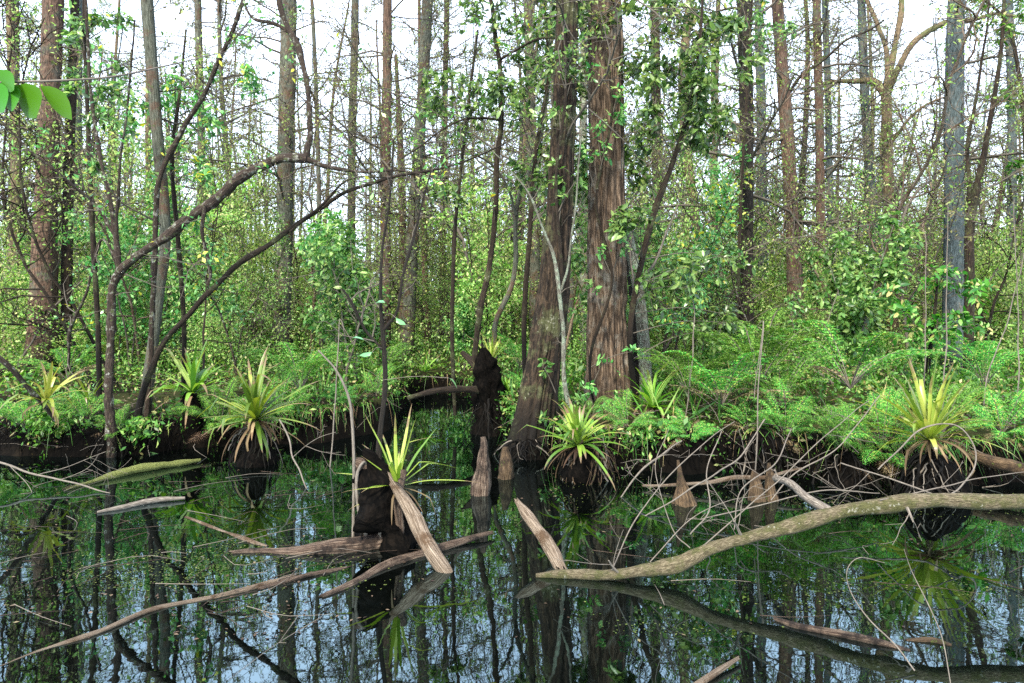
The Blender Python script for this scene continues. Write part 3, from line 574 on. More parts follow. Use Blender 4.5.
# ================================================================== BACKGROUND TREES AND SHRUBS
bg = []
for k in range(7):
    rng = R(400 + k); hgt = [13, 15, 12, 16, 14, 11, 15][k]; r = [.09, .12, .07, .13, .09, .06, .11][k]
    z = np.linspace(-.2, hgt, 26); wa = [.16, .3, .5, .15, .4, .6, .2][k]; sp = np.stack([wa * wob(np.stack([z * .35 + k, 0 * z, 0 * z], -1)), wa * wob(np.stack([z * .35 + k, 0 * z, 0 * z], -1), 1, 1), z, r * (1 - .7 * z / hgt)], -1)
    sp[:, :2] -= sp[1, :2]
    e = empty('slender_tree', (0, 0, 0), 'slender trunk with a bare twiggy crown back in the wood', 'tree', 'slender trees standing back in the wood')
    b = B(); tube(b, sp[:, :3], sp[:, 3], 9, 0, .05, flare(5, .5, .4, .2), rs=4.); b.build('trunk', MB[['grey', 'red', 'blue', 'tan', 'grey', 'pale', 'red'][k]], e)
    RMIN[0] = .0065; b = B(); crown(b, sp, rng, nb=[28, 24, 30, 25, 24, 22, 30][k], lo=hgt * .2, hi=hgt * .97, L=2.6, per=[1.0, 2.0, .7, 1.5, 1.8, 2.2, .9][k], leafsize=.07, r0=.034, kids=5)
    b.build('crown', [MB['twig'], G['rust' if k % 3 else 'shrub']], e)
    bg.append(e)
RMIN[0] = .0015; rng = R(60); spots = []
tries = 0
while len(spots) < 78 and tries < 4000:
    tries += 1
    y = 17 + 26 * rng.uniform() ** .8; x = rng.uniform(-1, 1) * (.8 * y + 1.5)
    if 15.0 < y and all((x - a) ** 2 + (y - c) ** 2 > 1.7 ** 2 for a, c in spots): spots.append((x, y))
for k, (x, y) in enumerate(spots):
    loc = (x, y, float(ground(x, y))); rz = rng.uniform(0, 6.28); s = rng.uniform(.8, 1.15)
    if k < len(bg): o = bg[k]; o.location = loc; o.rotation_euler = (rng.normal() * .03, rng.normal() * .03, rz); o.scale = (s, s, s)
    else: o = dup(bg[k % len(bg)], loc, rz, s); o.rotation_euler = (rng.normal() * .04, rng.normal() * .04, rz)

KEEP = [(path[0][0], path[len(path) // 2][0], d, path[0][2]) for (_, _, path, d, _, _) in TREES if d <= 19]
def hides(x, y, m=20):                   # would a bush here stand right in front of one of the named trunks?
    px = 512 + F * x / y
    return any(y < d and min(a, c) - m - w * .3 < px < max(a, c) + m + w * .3 for a, c, d, w in KEEP)
sh = []
for k in range(7):
    rng = R(700 + k); e = empty('understory_shrub', (0, 0, 0), 'leafy shrub of thin stems and small green leaves in the thicket', 'shrub', 'small leaved shrubs of the thicket')
    b, lf, tips = B(), B(), []
    hh = [4.4, 3.0, 5.2, 3.8, 2.4, 5.0, 3.4][k]
    for j in range([7, 8, 6, 7, 9, 6, 8][k]):
        a = rng.uniform(0, 6.28); r = rng.uniform(.0, .35)
        grow(b, (r * math.cos(a), r * math.sin(a), -.05), (math.cos(a) * .28, math.sin(a) * .28, 1), hh * rng.uniform(.6, 1.1), .014, 2, rng, tips, .16, .05, 7, .34, .9, 0, 7, 4, .12)
    b.build('stems', MB['twig'], e)
    leaf_tips(lf, tips, rng, [4.8, 5.5, 3.6, 5, 6, 3.2, 5][k], [.075, .07, .09, .06, .085, .07, .1][k], .55, .14, up=.8)
    lf.build('foliage', G['shrub'], e); sh.append(e)
rng = R(61); spots = []; tries = 0
while len(spots) < 205 and tries < 14000:
    tries += 1
    y = 12.5 + 24 * rng.uniform() ** .9; x = rng.uniform(-1, 1) * (.8 * y + 1.0)
    px = 512 + F * x / y
    if (y < 14.5 and 380 < px < 520) or hides(x, y): continue
    if all((x - a) ** 2 + (y - c) ** 2 > 1.0 ** 2 for a, c in spots): spots.append((x, y))
for k, (x, y) in enumerate(spots):
    loc = (x, y, float(ground(x, y))); rz = rng.uniform(0, 6.28); s = rng.uniform(.7, 1.1) * (.72 if y < 17 else 1.)
    if k < len(sh): o = sh[k]; o.location = loc; o.rotation_euler = (0, 0, rz); o.scale = (s, s, s)
    else: dup(sh[k % len(sh)], loc, rz, (s, s, s * (rng.uniform(.5, 1.2) if rng.uniform() < .7 else rng.uniform(1.2, 1.9))))

yt = []
for k in range(4):
    rng = R(740 + k); e = empty('young_tree', (0, 0, 0), 'spindly young tree with loose bright leaves among the bigger trunks', 'tree', 'spindly young trees with loose leaves')
    b, lf, tips = B(), B(), []; hh = [3.2, 3.8, 2.6, 4.6][k]
    for j in range([2, 1, 3, 2][k]):
        a = rng.uniform(0, 6.28); grow(b, (0, 0, -.05), (math.cos(a) * .15, math.sin(a) * .15, 1), hh * rng.uniform(.75, 1.1), .022, 2, rng, tips, .1, .03, 11, .24, .95, 0, 9, 5, .2)
    b.build('stems', MB[['twig', 'spot', 'pale', 'dark'][k]], e)
    leaf_tips(lf, tips, rng, 2.3, [.095, .085, .11, .08][k], .5, .07, nice=True, up=1., drop=.4); lf.build('foliage', G[['young', 'ever', 'young', 'shrub'][k]], e); yt.append(e)
rng = R(65); nu = 0
for k in range(52):
    y = rng.uniform(10.8, 18); x = (-.9 + 1.8 * ((k * .618) % 1)) * (.78 * y); px = 512 + F * x / y
    if (y < 13 and 395 < px < 520) or hides(x, y, 12): continue
    loc = (x, y, float(ground(x, y))); rz = rng.uniform(0, 6.28); q = rng.uniform(.7, 1.15)
    if nu < 4: o = yt[nu]; o.location = loc; o.rotation_euler = (0, 0, rz)
    else: dup(yt[nu % 4], loc, rz, q)
    nu += 1
bs = []
for k in range(5):
    rng = R(760 + k); e = empty('bare_sapling', (0, 0, 0), 'leafless crooked sapling with fine twigs in the thicket', 'tree', 'leafless crooked saplings in the thicket')
    RMIN[0] = .0035; b = B(); hh = [5, 7, 4, 6, 8][k]; a = rng.uniform(0, 6.28); tips = []
    grow(b, (0, 0, -.05), (math.cos(a) * .3, math.sin(a) * .3, 1), hh, [.025, .035, .02, .03, .04][k], 2, rng, tips, .17, .03, 17, .3, 1., 0, 12, 5, .15); RMIN[0] = .0015
    b.build('stem', MB[['twig', 'dead', 'spot', 'dark', 'twig'][k]], e)
    lf = B(); leaf_tips(lf, tips, rng, .8, .06, .5, .05); lf.build('last_leaves', G['shrub'], e); bs.append(e)
rng = R(66); nu = 0
for k in range(150):
    y = rng.uniform(10.5, 27); x = (-.95 + 1.9 * ((k * .618 + .3) % 1)) * (.78 * y); px = 512 + F * x / y
    if (y < 13 and 395 < px < 520) or hides(x, y, 12): continue
    loc = (x, y, float(ground(x, y))); rz = rng.uniform(0, 6.28); q = rng.uniform(.7, 1.2)
    if nu < 5: o = bs[nu]; o.location = loc; o.rotation_euler = (0, 0, rz)
    else: dup(bs[nu % 5], loc, rz, q)
    nu += 1

# far wood: one mass
b = B(); rng = R(90)
for k in range(190):
    y = rng.uniform(42, 85); x = rng.uniform(-1, 1) * .85 * y; z0 = float(ground(x, y)); h = rng.uniform(11, 19); r = rng.uniform(.06, .2)
    tube(b, spline([(x, y, z0 - .2), (x + rng.normal() * .3, y, z0 + h * .5), (x + rng.normal() * .5, y, z0 + h)], 7), np.linspace(r, r * .3, 7), 5, 0, cap=False)
    tips = []
    for j in range(7):
        a = rng.uniform(0, 6.28); grow(b, (x, y, z0 + h * rng.uniform(.35, .95)), (math.cos(a), math.sin(a), .3), rng.uniform(1.2, 3), .035, 1, rng, tips, .25, .02, 5, .5, m=1)
    leaf_tips(b, tips, rng, 2.0, .12, .5, .2, m=2, up=.3)
n = 110000; y = rng.uniform(36, 75, n); x = rng.uniform(-1, 1, n) * .85 * y
ht = 5.2 + 2.0 * wob(np.stack([x, y * .4, 0 * x], -1), .35)
z = ground(x, y) + np.abs(rng.normal(0, .55, n)).clip(0, 1.35) * ht
leaves(b, np.stack([x, y, z], -1), rng.normal(size=(n, 3)), rng.uniform(.14, .32, n), .6, .1, 3, rng)
tag(b.build('distant_wood', [MB['grey'], MB['twig'], G['rust'], G['shrub']]), 'far wood of grey trunks and green thicket closing the view', 'wood', kind='stuff')

# ================================================================== UNDERGROWTH (stuff)
b = B(); rng = R(91)
n = 150000; y = 6.3 + 26 * rng.uniform(size=n) ** 1.5; x = rng.uniform(-1, 1, n) * (.82 * y + .6)
pxx = 512 + F * x / y; t = y - shore(pxx); pp = np.stack([x, y, 0 * x], -1); dens = .6 * wob(pp, .9) + .6 * wob(pp, 2.6, 1) - 1.0 * ((np.abs(pxx - 600) < 55) & (y < 9.6))
ok = (t > .02) & (dens + rng.normal(0, .35, n) > -.1); x, y, dens, t = x[ok], y[ok], dens[ok], t[ok]; n = len(x)
gz = ground(x, y); hgt = np.clip(.26 + .36 * dens, .05, .95) * np.clip(.35 + t, .35, 1.3)
z = gz + hgt * rng.uniform(.05, 1, n) ** .8
sz = rng.uniform(.03, .085, n) * np.where(wob(pp[ok], .7, 2) > .25, 1.6, 1.)
leaves(b, np.stack([x, y, z], -1), rng.normal(size=(n, 3)) + [0, 0, .3], sz, .5, .1, 0, rng, up=1.)
n = 50000; y = rng.uniform(11.5, 27, n); x = rng.uniform(-1, 1, n) * (.8 * y + .6); pq = np.stack([x, y, 0 * x], -1); t = y - shore(512 + F * x / y)
hh = np.clip(.75 + .8 * wob(pq, .8, 2) + .5 * wob(pq, 2.1), 0, 2.2); ok = (hh > .15) & (t > .3); x, y, hh = x[ok], y[ok], hh[ok]; n = len(x)
leaves(b, np.stack([x, y, ground(x, y) + hh * rng.uniform(0, 1, n)], -1), rng.normal(size=(n, 3)), rng.uniform(.04, .10, n), .5, .1, 2, rng, up=.9)
# overhanging sprays along the bank lip
n = 26000; px_ = rng.uniform(-60, 1090, n); d_ = shore(px_) + rng.normal(.16, .16, n); x, y = (px_ - 512) / F * d_, d_
pq = np.stack([x, y, 0 * x], -1); cl = wob(pq, 2.2, 2) + .6 * wob(pq, 5.5, 1); ok = cl + rng.normal(0, .2, n) > .35; x, y, cl = x[ok], y[ok], cl[ok]; n = len(x)
leaves(b, np.stack([x, y, .40 + .10 * cl - np.abs(rng.normal(0, .16, n)) * (.4 + cl)], -1), rng.normal(size=(n, 3)) + [0, -.4, -.4], rng.uniform(.02, .10, n), .38, .1, 0, rng, up=.7)
for k in range(1500):                    # grass blades arching over the lip
    px_ = rng.uniform(-60, 1090); d_ = float(shore(px_)) + rng.uniform(.05, .5); p = np.array([(px_ - 512) / F * d_, d_, .36])
    if wob(p[None] * [1, 1, 0], 3.1, 1)[0] < -.1: continue
    a = rng.normal() * 1.1 - 1.57; L = rng.uniform(.2, .55); t = np.linspace(0, 1, 6); q = p + np.stack([math.cos(a) * L * t * .8, math.sin(a) * L * t * .8, L * (t * .9 - 1.5 * t ** 2)], -1)
    w_ = .006 * (1 - t * .9); sd = np.array([-math.sin(a), math.cos(a), 0]); V = np.concatenate([q - sd * w_[:, None], q + sd * w_[:, None]]); kk = np.arange(5)
    b.add(V, np.stack([kk, kk + 1, kk + 7, kk + 6], -1), None, 0 if rng.uniform() < .7 else 1)
n = 9000; y = 6.6 + 20 * rng.uniform(size=n) ** 1.4; x = rng.uniform(-1, 1, n) * (.82 * y + .6); t = y - shore(512 + F * x / y)
ok = (t > .05) & (wob(np.stack([x, y, 0 * x], -1), 1.8, 1) > .2); x, y = x[ok], y[ok]; n = len(x)
leaves(b, np.stack([x, y, ground(x, y)], -1), rng.normal(size=(n, 3)) * .6 + [0, 0, 1], rng.uniform(.2, .6, n), .05, .02, 0, rng)
tag(b.build('undergrowth', [G['under'], G['straw'], G['shrub']]), 'low green undergrowth and grass blades covering the banks', 'undergrowth', kind='stuff')
# dry twigs and leaf litter on the banks
b = B(); rng = R(92)
for k in range(700):
    y = 6.3 + 9 * rng.uniform() ** 1.3; x = rng.uniform(-1, 1) * (.8 * y + .5); t = y - float(shore(512 + F * x / y))
    if t < -.25: continue
    p = np.array([x, y, max(float(ground(x, y)), 0) + rng.uniform(0, .18)]); d = nrm(rng.normal(size=3) * [1, 1, .45]); L = rng.uniform(.15, .9)
    q = spline([p, p + d * L * .5 + rng.normal(size=3) * .05, p + d * L + [0, 0, -.02]], 6); tube(b, q, np.linspace(.004, .001, 6) * rng.uniform(.5, 1.2), 4, 0, cap=False)
for k in range(1100):
    px_ = rng.uniform(-60, 1090); d_ = float(shore(px_)) + rng.normal(.12, .1); p = np.array([(px_ - 512) / F * d_, d_, rng.uniform(.2, .44)])
    q = p + [rng.normal() * .08, -rng.uniform(.05, .3), 0]; q[2] = rng.uniform(-.05, .15)
    tube(b, spline([p, (p + q) / 2 + rng.normal(size=3) * .04, q], 8), np.linspace(1, .4, 8) * rng.choice([.003, .005, .008]), 4, 2, cap=False)
n = 9000; y = 6.3 + 9 * rng.uniform(size=n) ** 1.3; x = rng.uniform(-1, 1, n) * (.8 * y + .5); t = y - shore(512 + F * x / y); ok = t > .0; x, y = x[ok], y[ok]; n = len(x)
leaves(b, np.stack([x, y, ground(x, y) + .01 + rng.uniform(0, .05, n)], -1), rng.normal(size=(n, 3)) * [1, 1, .3], rng.uniform(.03, .09, n), .4, .1, 1, rng)
tag(b.build('leaf_litter', [MB['stick'], G['litter'], MB['peat']]), 'dry twigs and brown fallen leaves strewn along the banks', 'litter', kind='stuff')

# ================================================================== FERNS
ferns = []
for k in range(4):
    rng = R(800 + k); b = B()
    nf = [16, 14, 18, 13][k]
    for j in range(nf):
        a = j / nf * 6.28 + rng.normal() * .25; L = rng.uniform(.55, .95); up = rng.uniform(.8, 2.1)
        t = np.linspace(0, 1, 24); rr = L * (t * .75 + .15 * t ** 2) ; zz = L * up * (t - .55 * t ** 2.2) * .9
        c, s = math.cos(a), math.sin(a); pts = np.stack([c * rr, s * rr, zz], -1); fm = 2 if rng.uniform() < .14 else 0
        if fm: pts[:, 2] *= .45
        tube(b, pts, np.linspace(.005, .0012, 24), 3, 1, cap=False)
        tg = nrm(np.gradient(pts, axis=0)); side = np.array([-s, c, 0.]); 
        for i in range(5, 24):
            pl = .2 * L * math.sin(pi * min(1, (t[i] - .16) / .84 * .9 + .08)) ** .8 + .012
            for sg in (-1, 1):
                d = nrm(side * sg + tg[i] * .45 + np.array([0, 0, -.12 + rng.normal() * .08]))
                m = max(3, int(pl / .016)); u = np.linspace(.08, .96, m); pp = pts[i] + d * (u * pl)[:, None] - np.array([0, 0, 1]) * (.15 * pl * u ** 2)[:, None]
                pn = np.cross(d, tg[i]); inpl = nrm(np.cross(pn, d))
                for s2 in (-1, 1):
                    leaves(b, pp, nrm(inpl * s2 + d * .6), .026 * (1.15 - u) * (.55 + pl * 4) * (.7 if fm else 1), .55, .05, fm, rng, up=2.5)
    e = empty('fern', (0, 0, 0), 'x', 'fern'); b.build('fronds', [G['fern'], MB['stick'], G['straw']], e); ferns.append(e)
FERN = [  # px, py of the root, distance, scale, label
 (690, 398, 8.6, .8, 'bright fern right of the strap plant at the foot of the widest trunk'), (722, 405, 8.0, .95, 'bright fern spilling over the bank left of the root hollow'),
 (758, 388, 8.4, 1.0, 'tall lacy fern at the top of the root hollow in the right bank'), (780, 405, 7.9, .75, 'small fern overhanging the right lip of the root hollow'),
 (740, 378, 9.6, .85, 'fern at the foot of the near black trunk'), 
 (850, 385, 8.6, 1.2, 'largest feathery fern, left of the big strap plant on the right bank'), 
 (838, 432, 6.9, .6, 'small drooping fern low on the dark bank under the largest fern'),
 (520, 362, 11.5, .8, 'vivid fern seen between the black root and the flared cypress'), (300, 388, 9.2, .8, 'fern right of the large strap plant on the left bank'),
 
 (68, 380, 10.5, .8, 'fern at the foot of the reddish far-left trunk'), 
 (985, 385, 9.0, .7, 'fern on the right bank beyond the pale hanging stems'), (380, 385, 11.8, .8, 'fern on the far bank behind the stump sapling'), 
]
rng = R(62)
for k, (px, py, d, s, lb) in enumerate(FERN):
    s *= rng.uniform(.95, 1.4); p = P(px, py, d); gz = float(ground(p[0], p[1])); p[2] = max(gz, min(p[2], gz + .35)) - .02
    rz = rng.uniform(0, 6.28)
    if k < 4: o = ferns[k]; o.location = p; o.rotation_euler = (0, 0, rz); o.scale = (s, s, s); o['label'] = lb
    else: o = dup(ferns[k % 4], p, rz, s, lb)

rng = R(64)
for k in range(22):
    px = -20 + 1070 * ((k * .618 + .1) % 1); 
    if 385 < px < 520: continue
    d = float(shore(px)) + rng.uniform(.05, .6); x = (px - 512) / F * d; q = rng.uniform(.35, .75)
    o = dup(ferns[k % 4], (x, d, max(float(ground(x, d)), .22)), rng.uniform(0, 6.28), q, 'small ragged fern hanging at the lip of the bank', 'small ferns along the bank lip'); o.rotation_euler = (rng.uniform(.1, .6), rng.normal() * .2, rng.uniform(-.6, .6))

# ================================================================== STRAP LEAVED EPIPHYTES
def ribbon(b, pts, w, side, m=0, vee=.25):
    n = len(pts); t = nrm(np.gradient(pts, axis=0)); sd = nrm(side - (t * side).sum(-1, keepdims=True) * t); nn = np.cross(sd, t)
    nn = nn * np.where(nn[:, 2:3] < 0, -1, 1)
    V = np.concatenate([pts, pts + sd * w[:, None] + nn * (w * vee)[:, None], pts - sd * w[:, None] + nn * (w * vee)[:, None]])
    k = np.arange(n - 1); z_ = 0. * k; a0, a1 = k / (n - 1), (k + 1) / (n - 1); q0 = [np.stack([z_, v], -1) for v in (a0, a1)]
    uv = np.concatenate([np.stack([q0[0], q0[1], q0[1], q0[0]], 1), np.stack([q0[1], q0[0], q0[0], q0[1]], 1)])
    b.add(V, np.concatenate([np.stack([k, k + 1, k + 1 + n, k + n], -1), np.stack([k + 1, k, k + 2 * n, k + 1 + 2 * n], -1)]), uv, m)
def strap(rng, nl, L, w, steep, droop, b, m=0, lo=.2):
    for j in range(nl):
        q = j / nl; a = j * 2.4 + rng.normal() * .3; el = np.clip(steep[0] + (steep[1] - steep[0]) * q + rng.normal() * .22, -.4, 1.5)
        ln = L * rng.uniform(.5, 1.08); n = 11; t = np.linspace(0, 1, n); dr = droop * rng.uniform(.4, 1.4) * (1 - q * .6)
        kk = rng.uniform(.45, .8); ang = el - dr * t ** 1.5 - (t > kk) * (rng.uniform(.5, 1.3) if rng.uniform() < .22 else 0) + .05 * np.sin(t * 9 + j); st = ln / (n - 1)
        rr = np.concatenate([[0], np.cumsum(np.cos(ang[:-1]) * st)]); zz = np.concatenate([[0], np.cumsum(np.sin(ang[:-1]) * st)])
        c, s = math.cos(a), math.sin(a); pts = np.stack([c * rr, s * rr, zz], -1)
        wd = w * rng.uniform(.75, 1.2) * np.interp(t, [0, .15, .5, .85, 1], [.75, .9, 1, .6, .03]); ribbon(b, pts, wd, np.array([-s, c, 0.]), m)
def epiphyte(label, pos, L, w, nl, leaf, seed, steep=(.1, 1.45), droop=1.0, dead=10, rz=0.):
    L *= 1.15; w *= .95; nl = int(nl * 1.4)
    rng = R(900 + seed); e = empty('strap_plant', pos, label, 'bromeliad', None, rz); e.rotation_euler = (rng.normal() * .16, rng.normal() * .16, rng.uniform(0, 6))
    b = B(); strap(rng, nl, L, w, steep, droop, b); b.build('leaves', G[leaf], e)
    if dead:
        b = B(); strap(rng, dead, L * .75, w * .7, (-.4, -.1), 1.6, b); b.build('dead_leaves', G['straw'], e)
    return e
BR = [
 ('large strap plant with upright yellow-green heart and dead brown skirt on the left bank', P(256, 420, 7.6), .72, .024, 46, 'brom', 1, dict(dead=22, droop=.9)),
 ('darker green strap plant perched on a black stump left of the large one', P(193, 393, 8.6), .75, .028, 26, 'brom', 2, dict(dead=6, droop=1.3)),
 ('pale yellow strap plant with long narrow leaves on the black stump in the pool', P(398, 487, 4.95), .52, .013, 15, 'bromy', 3, dict(dead=7, droop=.55, steep=(.15, 1.4))),
 ('strap plant on the mossy root mound at the foot of the flared cypress', P(578, 446, 6.85), .56, .022, 34, 'brom', 4, dict(dead=10, droop=1.2)),
 ('strap plant in the crook at the right foot of the widest trunk', P(652, 408, 8.3), .62, .024, 26, 'brom', 5, dict(dead=9, droop=1.3)),
 ('biggest strap plant, dense yellow-green rosette on the right bank', P(930, 440, 6.2), .68, .020, 52, 'bromy', 6, dict(dead=20, droop=.8)),
 ('small drooping strap plant on the dead branch at the far left', P(45, 402, 7.6), .52, .022, 20, 'bromy', 7, dict(dead=4, droop=1.7)),
 ('yellow-green upright strap tuft on top of the black root', P(492, 362, 10.2), .5, .016, 20, 'bromy', 8, dict(dead=4, droop=.5, steep=(.5, 1.5))),
 ('low strap plant with white-green blades right of the black root', P(508, 392, 9.9), .42, .016, 14, 'brom', 9, dict(dead=5, droop=1.4)),
 ('faint strap plant behind the arching stem bases on the left bank', P(90, 404, 8.6), .42, .015, 16, 'brom', 10, dict(dead=3, droop=1.2)),
 ('strap plant on the far bank above the dark inlet', P(425, 372, 12.5), .5, .018, 18, 'brom', 11, dict(dead=4)),
]
for (lb, p, L, w, nl, lf, sd, kw) in BR: epiphyte(lb, p, L, w, nl, lf, sd, **kw)

# ================================================================== STUMPS, ROOTS, KNEES
def stump(name, label, pts, mat, cat='stump', sides=18, rough=.18, seed=0, extra=(), fl=None, moss=None):
    q = np.array([[*P(px, py, d), w / F * d / 2] for (px, py, w, d) in pts]); s2 = spline(q, max(14, len(q) * 6)); s2[:, 3] = np.maximum(s2[:, 3], .002)
    base = s2[0, :3].copy(); e = empty(name, base, label, cat)
    b = B(); tube(b, s2[:, :3], s2[:, 3], sides, 0, rough, fl, rs=11., jag=.7 if cat == 'stump' else 0); b.build('trunk' if cat == 'stump' else 'body', MB[mat], e, base)
    for (nm, ep, em) in extra:
        q = np.array([[*P(px, py, d), w / F * d / 2] for (px, py, w, d) in ep]); s2 = spline(q, max(10, len(q) * 6)); s2[:, 3] = np.maximum(s2[:, 3], .002)
        b = B(); tube(b, s2[:, :3], s2[:, 3], 9, 0, .12, rs=12.); b.build(nm, MB[em], e, base)
    return e
D0 = 5.05
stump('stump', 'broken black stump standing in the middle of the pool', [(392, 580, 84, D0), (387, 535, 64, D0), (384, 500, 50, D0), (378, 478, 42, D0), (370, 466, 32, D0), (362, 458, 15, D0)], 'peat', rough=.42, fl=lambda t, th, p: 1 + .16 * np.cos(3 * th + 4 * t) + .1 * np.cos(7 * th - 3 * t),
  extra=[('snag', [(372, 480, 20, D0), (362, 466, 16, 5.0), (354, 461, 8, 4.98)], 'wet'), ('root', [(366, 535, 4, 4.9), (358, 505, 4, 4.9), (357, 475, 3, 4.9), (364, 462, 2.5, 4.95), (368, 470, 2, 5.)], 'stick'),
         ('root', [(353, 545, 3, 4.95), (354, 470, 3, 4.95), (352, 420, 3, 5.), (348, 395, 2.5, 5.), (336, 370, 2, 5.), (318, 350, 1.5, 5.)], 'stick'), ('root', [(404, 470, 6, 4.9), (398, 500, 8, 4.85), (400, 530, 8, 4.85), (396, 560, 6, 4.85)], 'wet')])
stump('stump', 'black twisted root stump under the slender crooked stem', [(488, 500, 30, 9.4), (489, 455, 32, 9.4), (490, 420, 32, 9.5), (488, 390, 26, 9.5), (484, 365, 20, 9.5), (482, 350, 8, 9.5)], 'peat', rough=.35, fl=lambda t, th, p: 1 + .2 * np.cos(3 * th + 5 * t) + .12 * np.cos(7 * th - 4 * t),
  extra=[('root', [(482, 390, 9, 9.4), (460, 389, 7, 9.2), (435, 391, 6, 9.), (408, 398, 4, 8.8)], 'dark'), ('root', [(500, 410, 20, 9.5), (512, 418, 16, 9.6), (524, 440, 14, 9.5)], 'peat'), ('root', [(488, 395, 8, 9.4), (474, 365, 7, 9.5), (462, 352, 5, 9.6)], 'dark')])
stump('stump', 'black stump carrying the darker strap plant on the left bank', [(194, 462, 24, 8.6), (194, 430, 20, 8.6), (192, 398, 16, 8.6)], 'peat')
def root_mass(label, c, rx, ztop, mat, smat, n, seed, rough=.3):
    """a clump of roots: an uneven core wrapped in strands that hang into the water"""
    rng = R(1500 + seed); c = np.array([c[0], c[1], 0.]); e = empty('root_mass', c, label, 'roots')
    z = np.linspace(-.25, ztop, 12); q = (z + .25) / (ztop + .25)
    pts = np.stack([c[0] + .12 * rx * wob(np.stack([z * 5 + seed, z, z], -1)), c[1] + 0 * z, z], -1)
    b = B(); tube(b, pts, rx * np.interp(q, [0, .5, .8, 1], [.85, .8, .55, .12]), 18, 0, rough, rs=7.); b.build('core', MB[mat], e, c)
    b = B()
    for k in range(n):
        a = rng.uniform(0, 6.28); m = 9; t = np.linspace(0, 1, m); z1 = ztop * rng.uniform(.5, 1.); zb = -.1 if rng.uniform() < .75 else z1 * rng.uniform(.1, .5)
        rr = rx * (rng.uniform(.05, .6) + (rng.uniform(.75, 1.25) - .3) * t ** .7); aa = a + rng.normal() * .5 * t
        p = np.stack([c[0] + np.cos(aa) * rr, c[1] + np.sin(aa) * rr, z1 + (zb - z1) * t ** 1.3], -1) + rng.normal(size=(m, 3)) * .007
        tube(b, spline(p, 16), np.linspace(1, .5, 16) * rng.choice([.004, .006, .009, .014], p=[.35, .35, .2, .1]), 5, 0 if rng.uniform() < .9 else 1, .1, cap=False)
    b.build('strands', [MB[smat], MB['stick']], e, c)
    return e
def xy(px, d): return ((px - 512) / F * d, d)
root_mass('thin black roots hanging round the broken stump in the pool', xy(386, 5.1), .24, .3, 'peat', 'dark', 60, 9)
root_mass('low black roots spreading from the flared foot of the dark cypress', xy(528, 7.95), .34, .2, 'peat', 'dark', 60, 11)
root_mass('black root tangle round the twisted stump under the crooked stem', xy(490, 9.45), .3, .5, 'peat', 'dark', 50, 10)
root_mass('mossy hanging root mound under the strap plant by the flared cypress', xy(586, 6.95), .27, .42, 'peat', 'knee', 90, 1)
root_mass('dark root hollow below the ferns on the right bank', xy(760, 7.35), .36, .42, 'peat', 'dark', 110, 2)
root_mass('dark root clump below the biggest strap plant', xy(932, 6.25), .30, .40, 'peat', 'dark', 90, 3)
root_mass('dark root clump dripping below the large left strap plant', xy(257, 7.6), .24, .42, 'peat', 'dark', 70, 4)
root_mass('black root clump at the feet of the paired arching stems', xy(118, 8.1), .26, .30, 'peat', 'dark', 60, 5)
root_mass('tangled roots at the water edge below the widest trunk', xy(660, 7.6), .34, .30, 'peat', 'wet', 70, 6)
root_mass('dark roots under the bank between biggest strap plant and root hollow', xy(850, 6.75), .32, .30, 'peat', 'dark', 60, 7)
KN = [
 ('pointed pale brown cypress knee in front of the bank, right of the mossy root mound', [(688, 517, 26, 6.0), (685, 500, 20, 6.0), (681, 480, 9, 6.0), (678, 460, 2, 6.0)], 'knee'),
 ('blunt cypress knee left of a twin, below the root hollow', [(758, 512, 17, 6.1), (757, 495, 14, 6.1), (755, 480, 9, 6.1), (754, 470, 3, 6.1)], 'knee'),
 ('sharp cypress knee right of a twin, below the root hollow', [(772, 512, 15, 6.1), (771, 492, 11, 6.1), (770, 475, 6, 6.1), (769, 463, 2, 6.1)], 'knee'),
 ('tall reddish cypress knee standing in the inlet', [(480, 520, 19, 6.3), (481, 490, 17, 6.3), (483, 465, 12, 6.3), (484, 448, 9, 6.3), (483, 437, 5, 6.3)], 'wet'),
 ('mossy pale cypress knee right of the tall reddish one', [(506, 500, 16, 6.9), (506, 475, 14, 6.9), (505, 458, 10, 6.9), (505, 447, 5, 6.9)], 'knee'),
]
for (lb, pts, mt) in KN: stump('cypress_knee', lb, pts, mt, 'cypress knee', 14, .2, fl=lambda t, th, p: 1 + .18 * np.cos(5 * th + 2 * t))

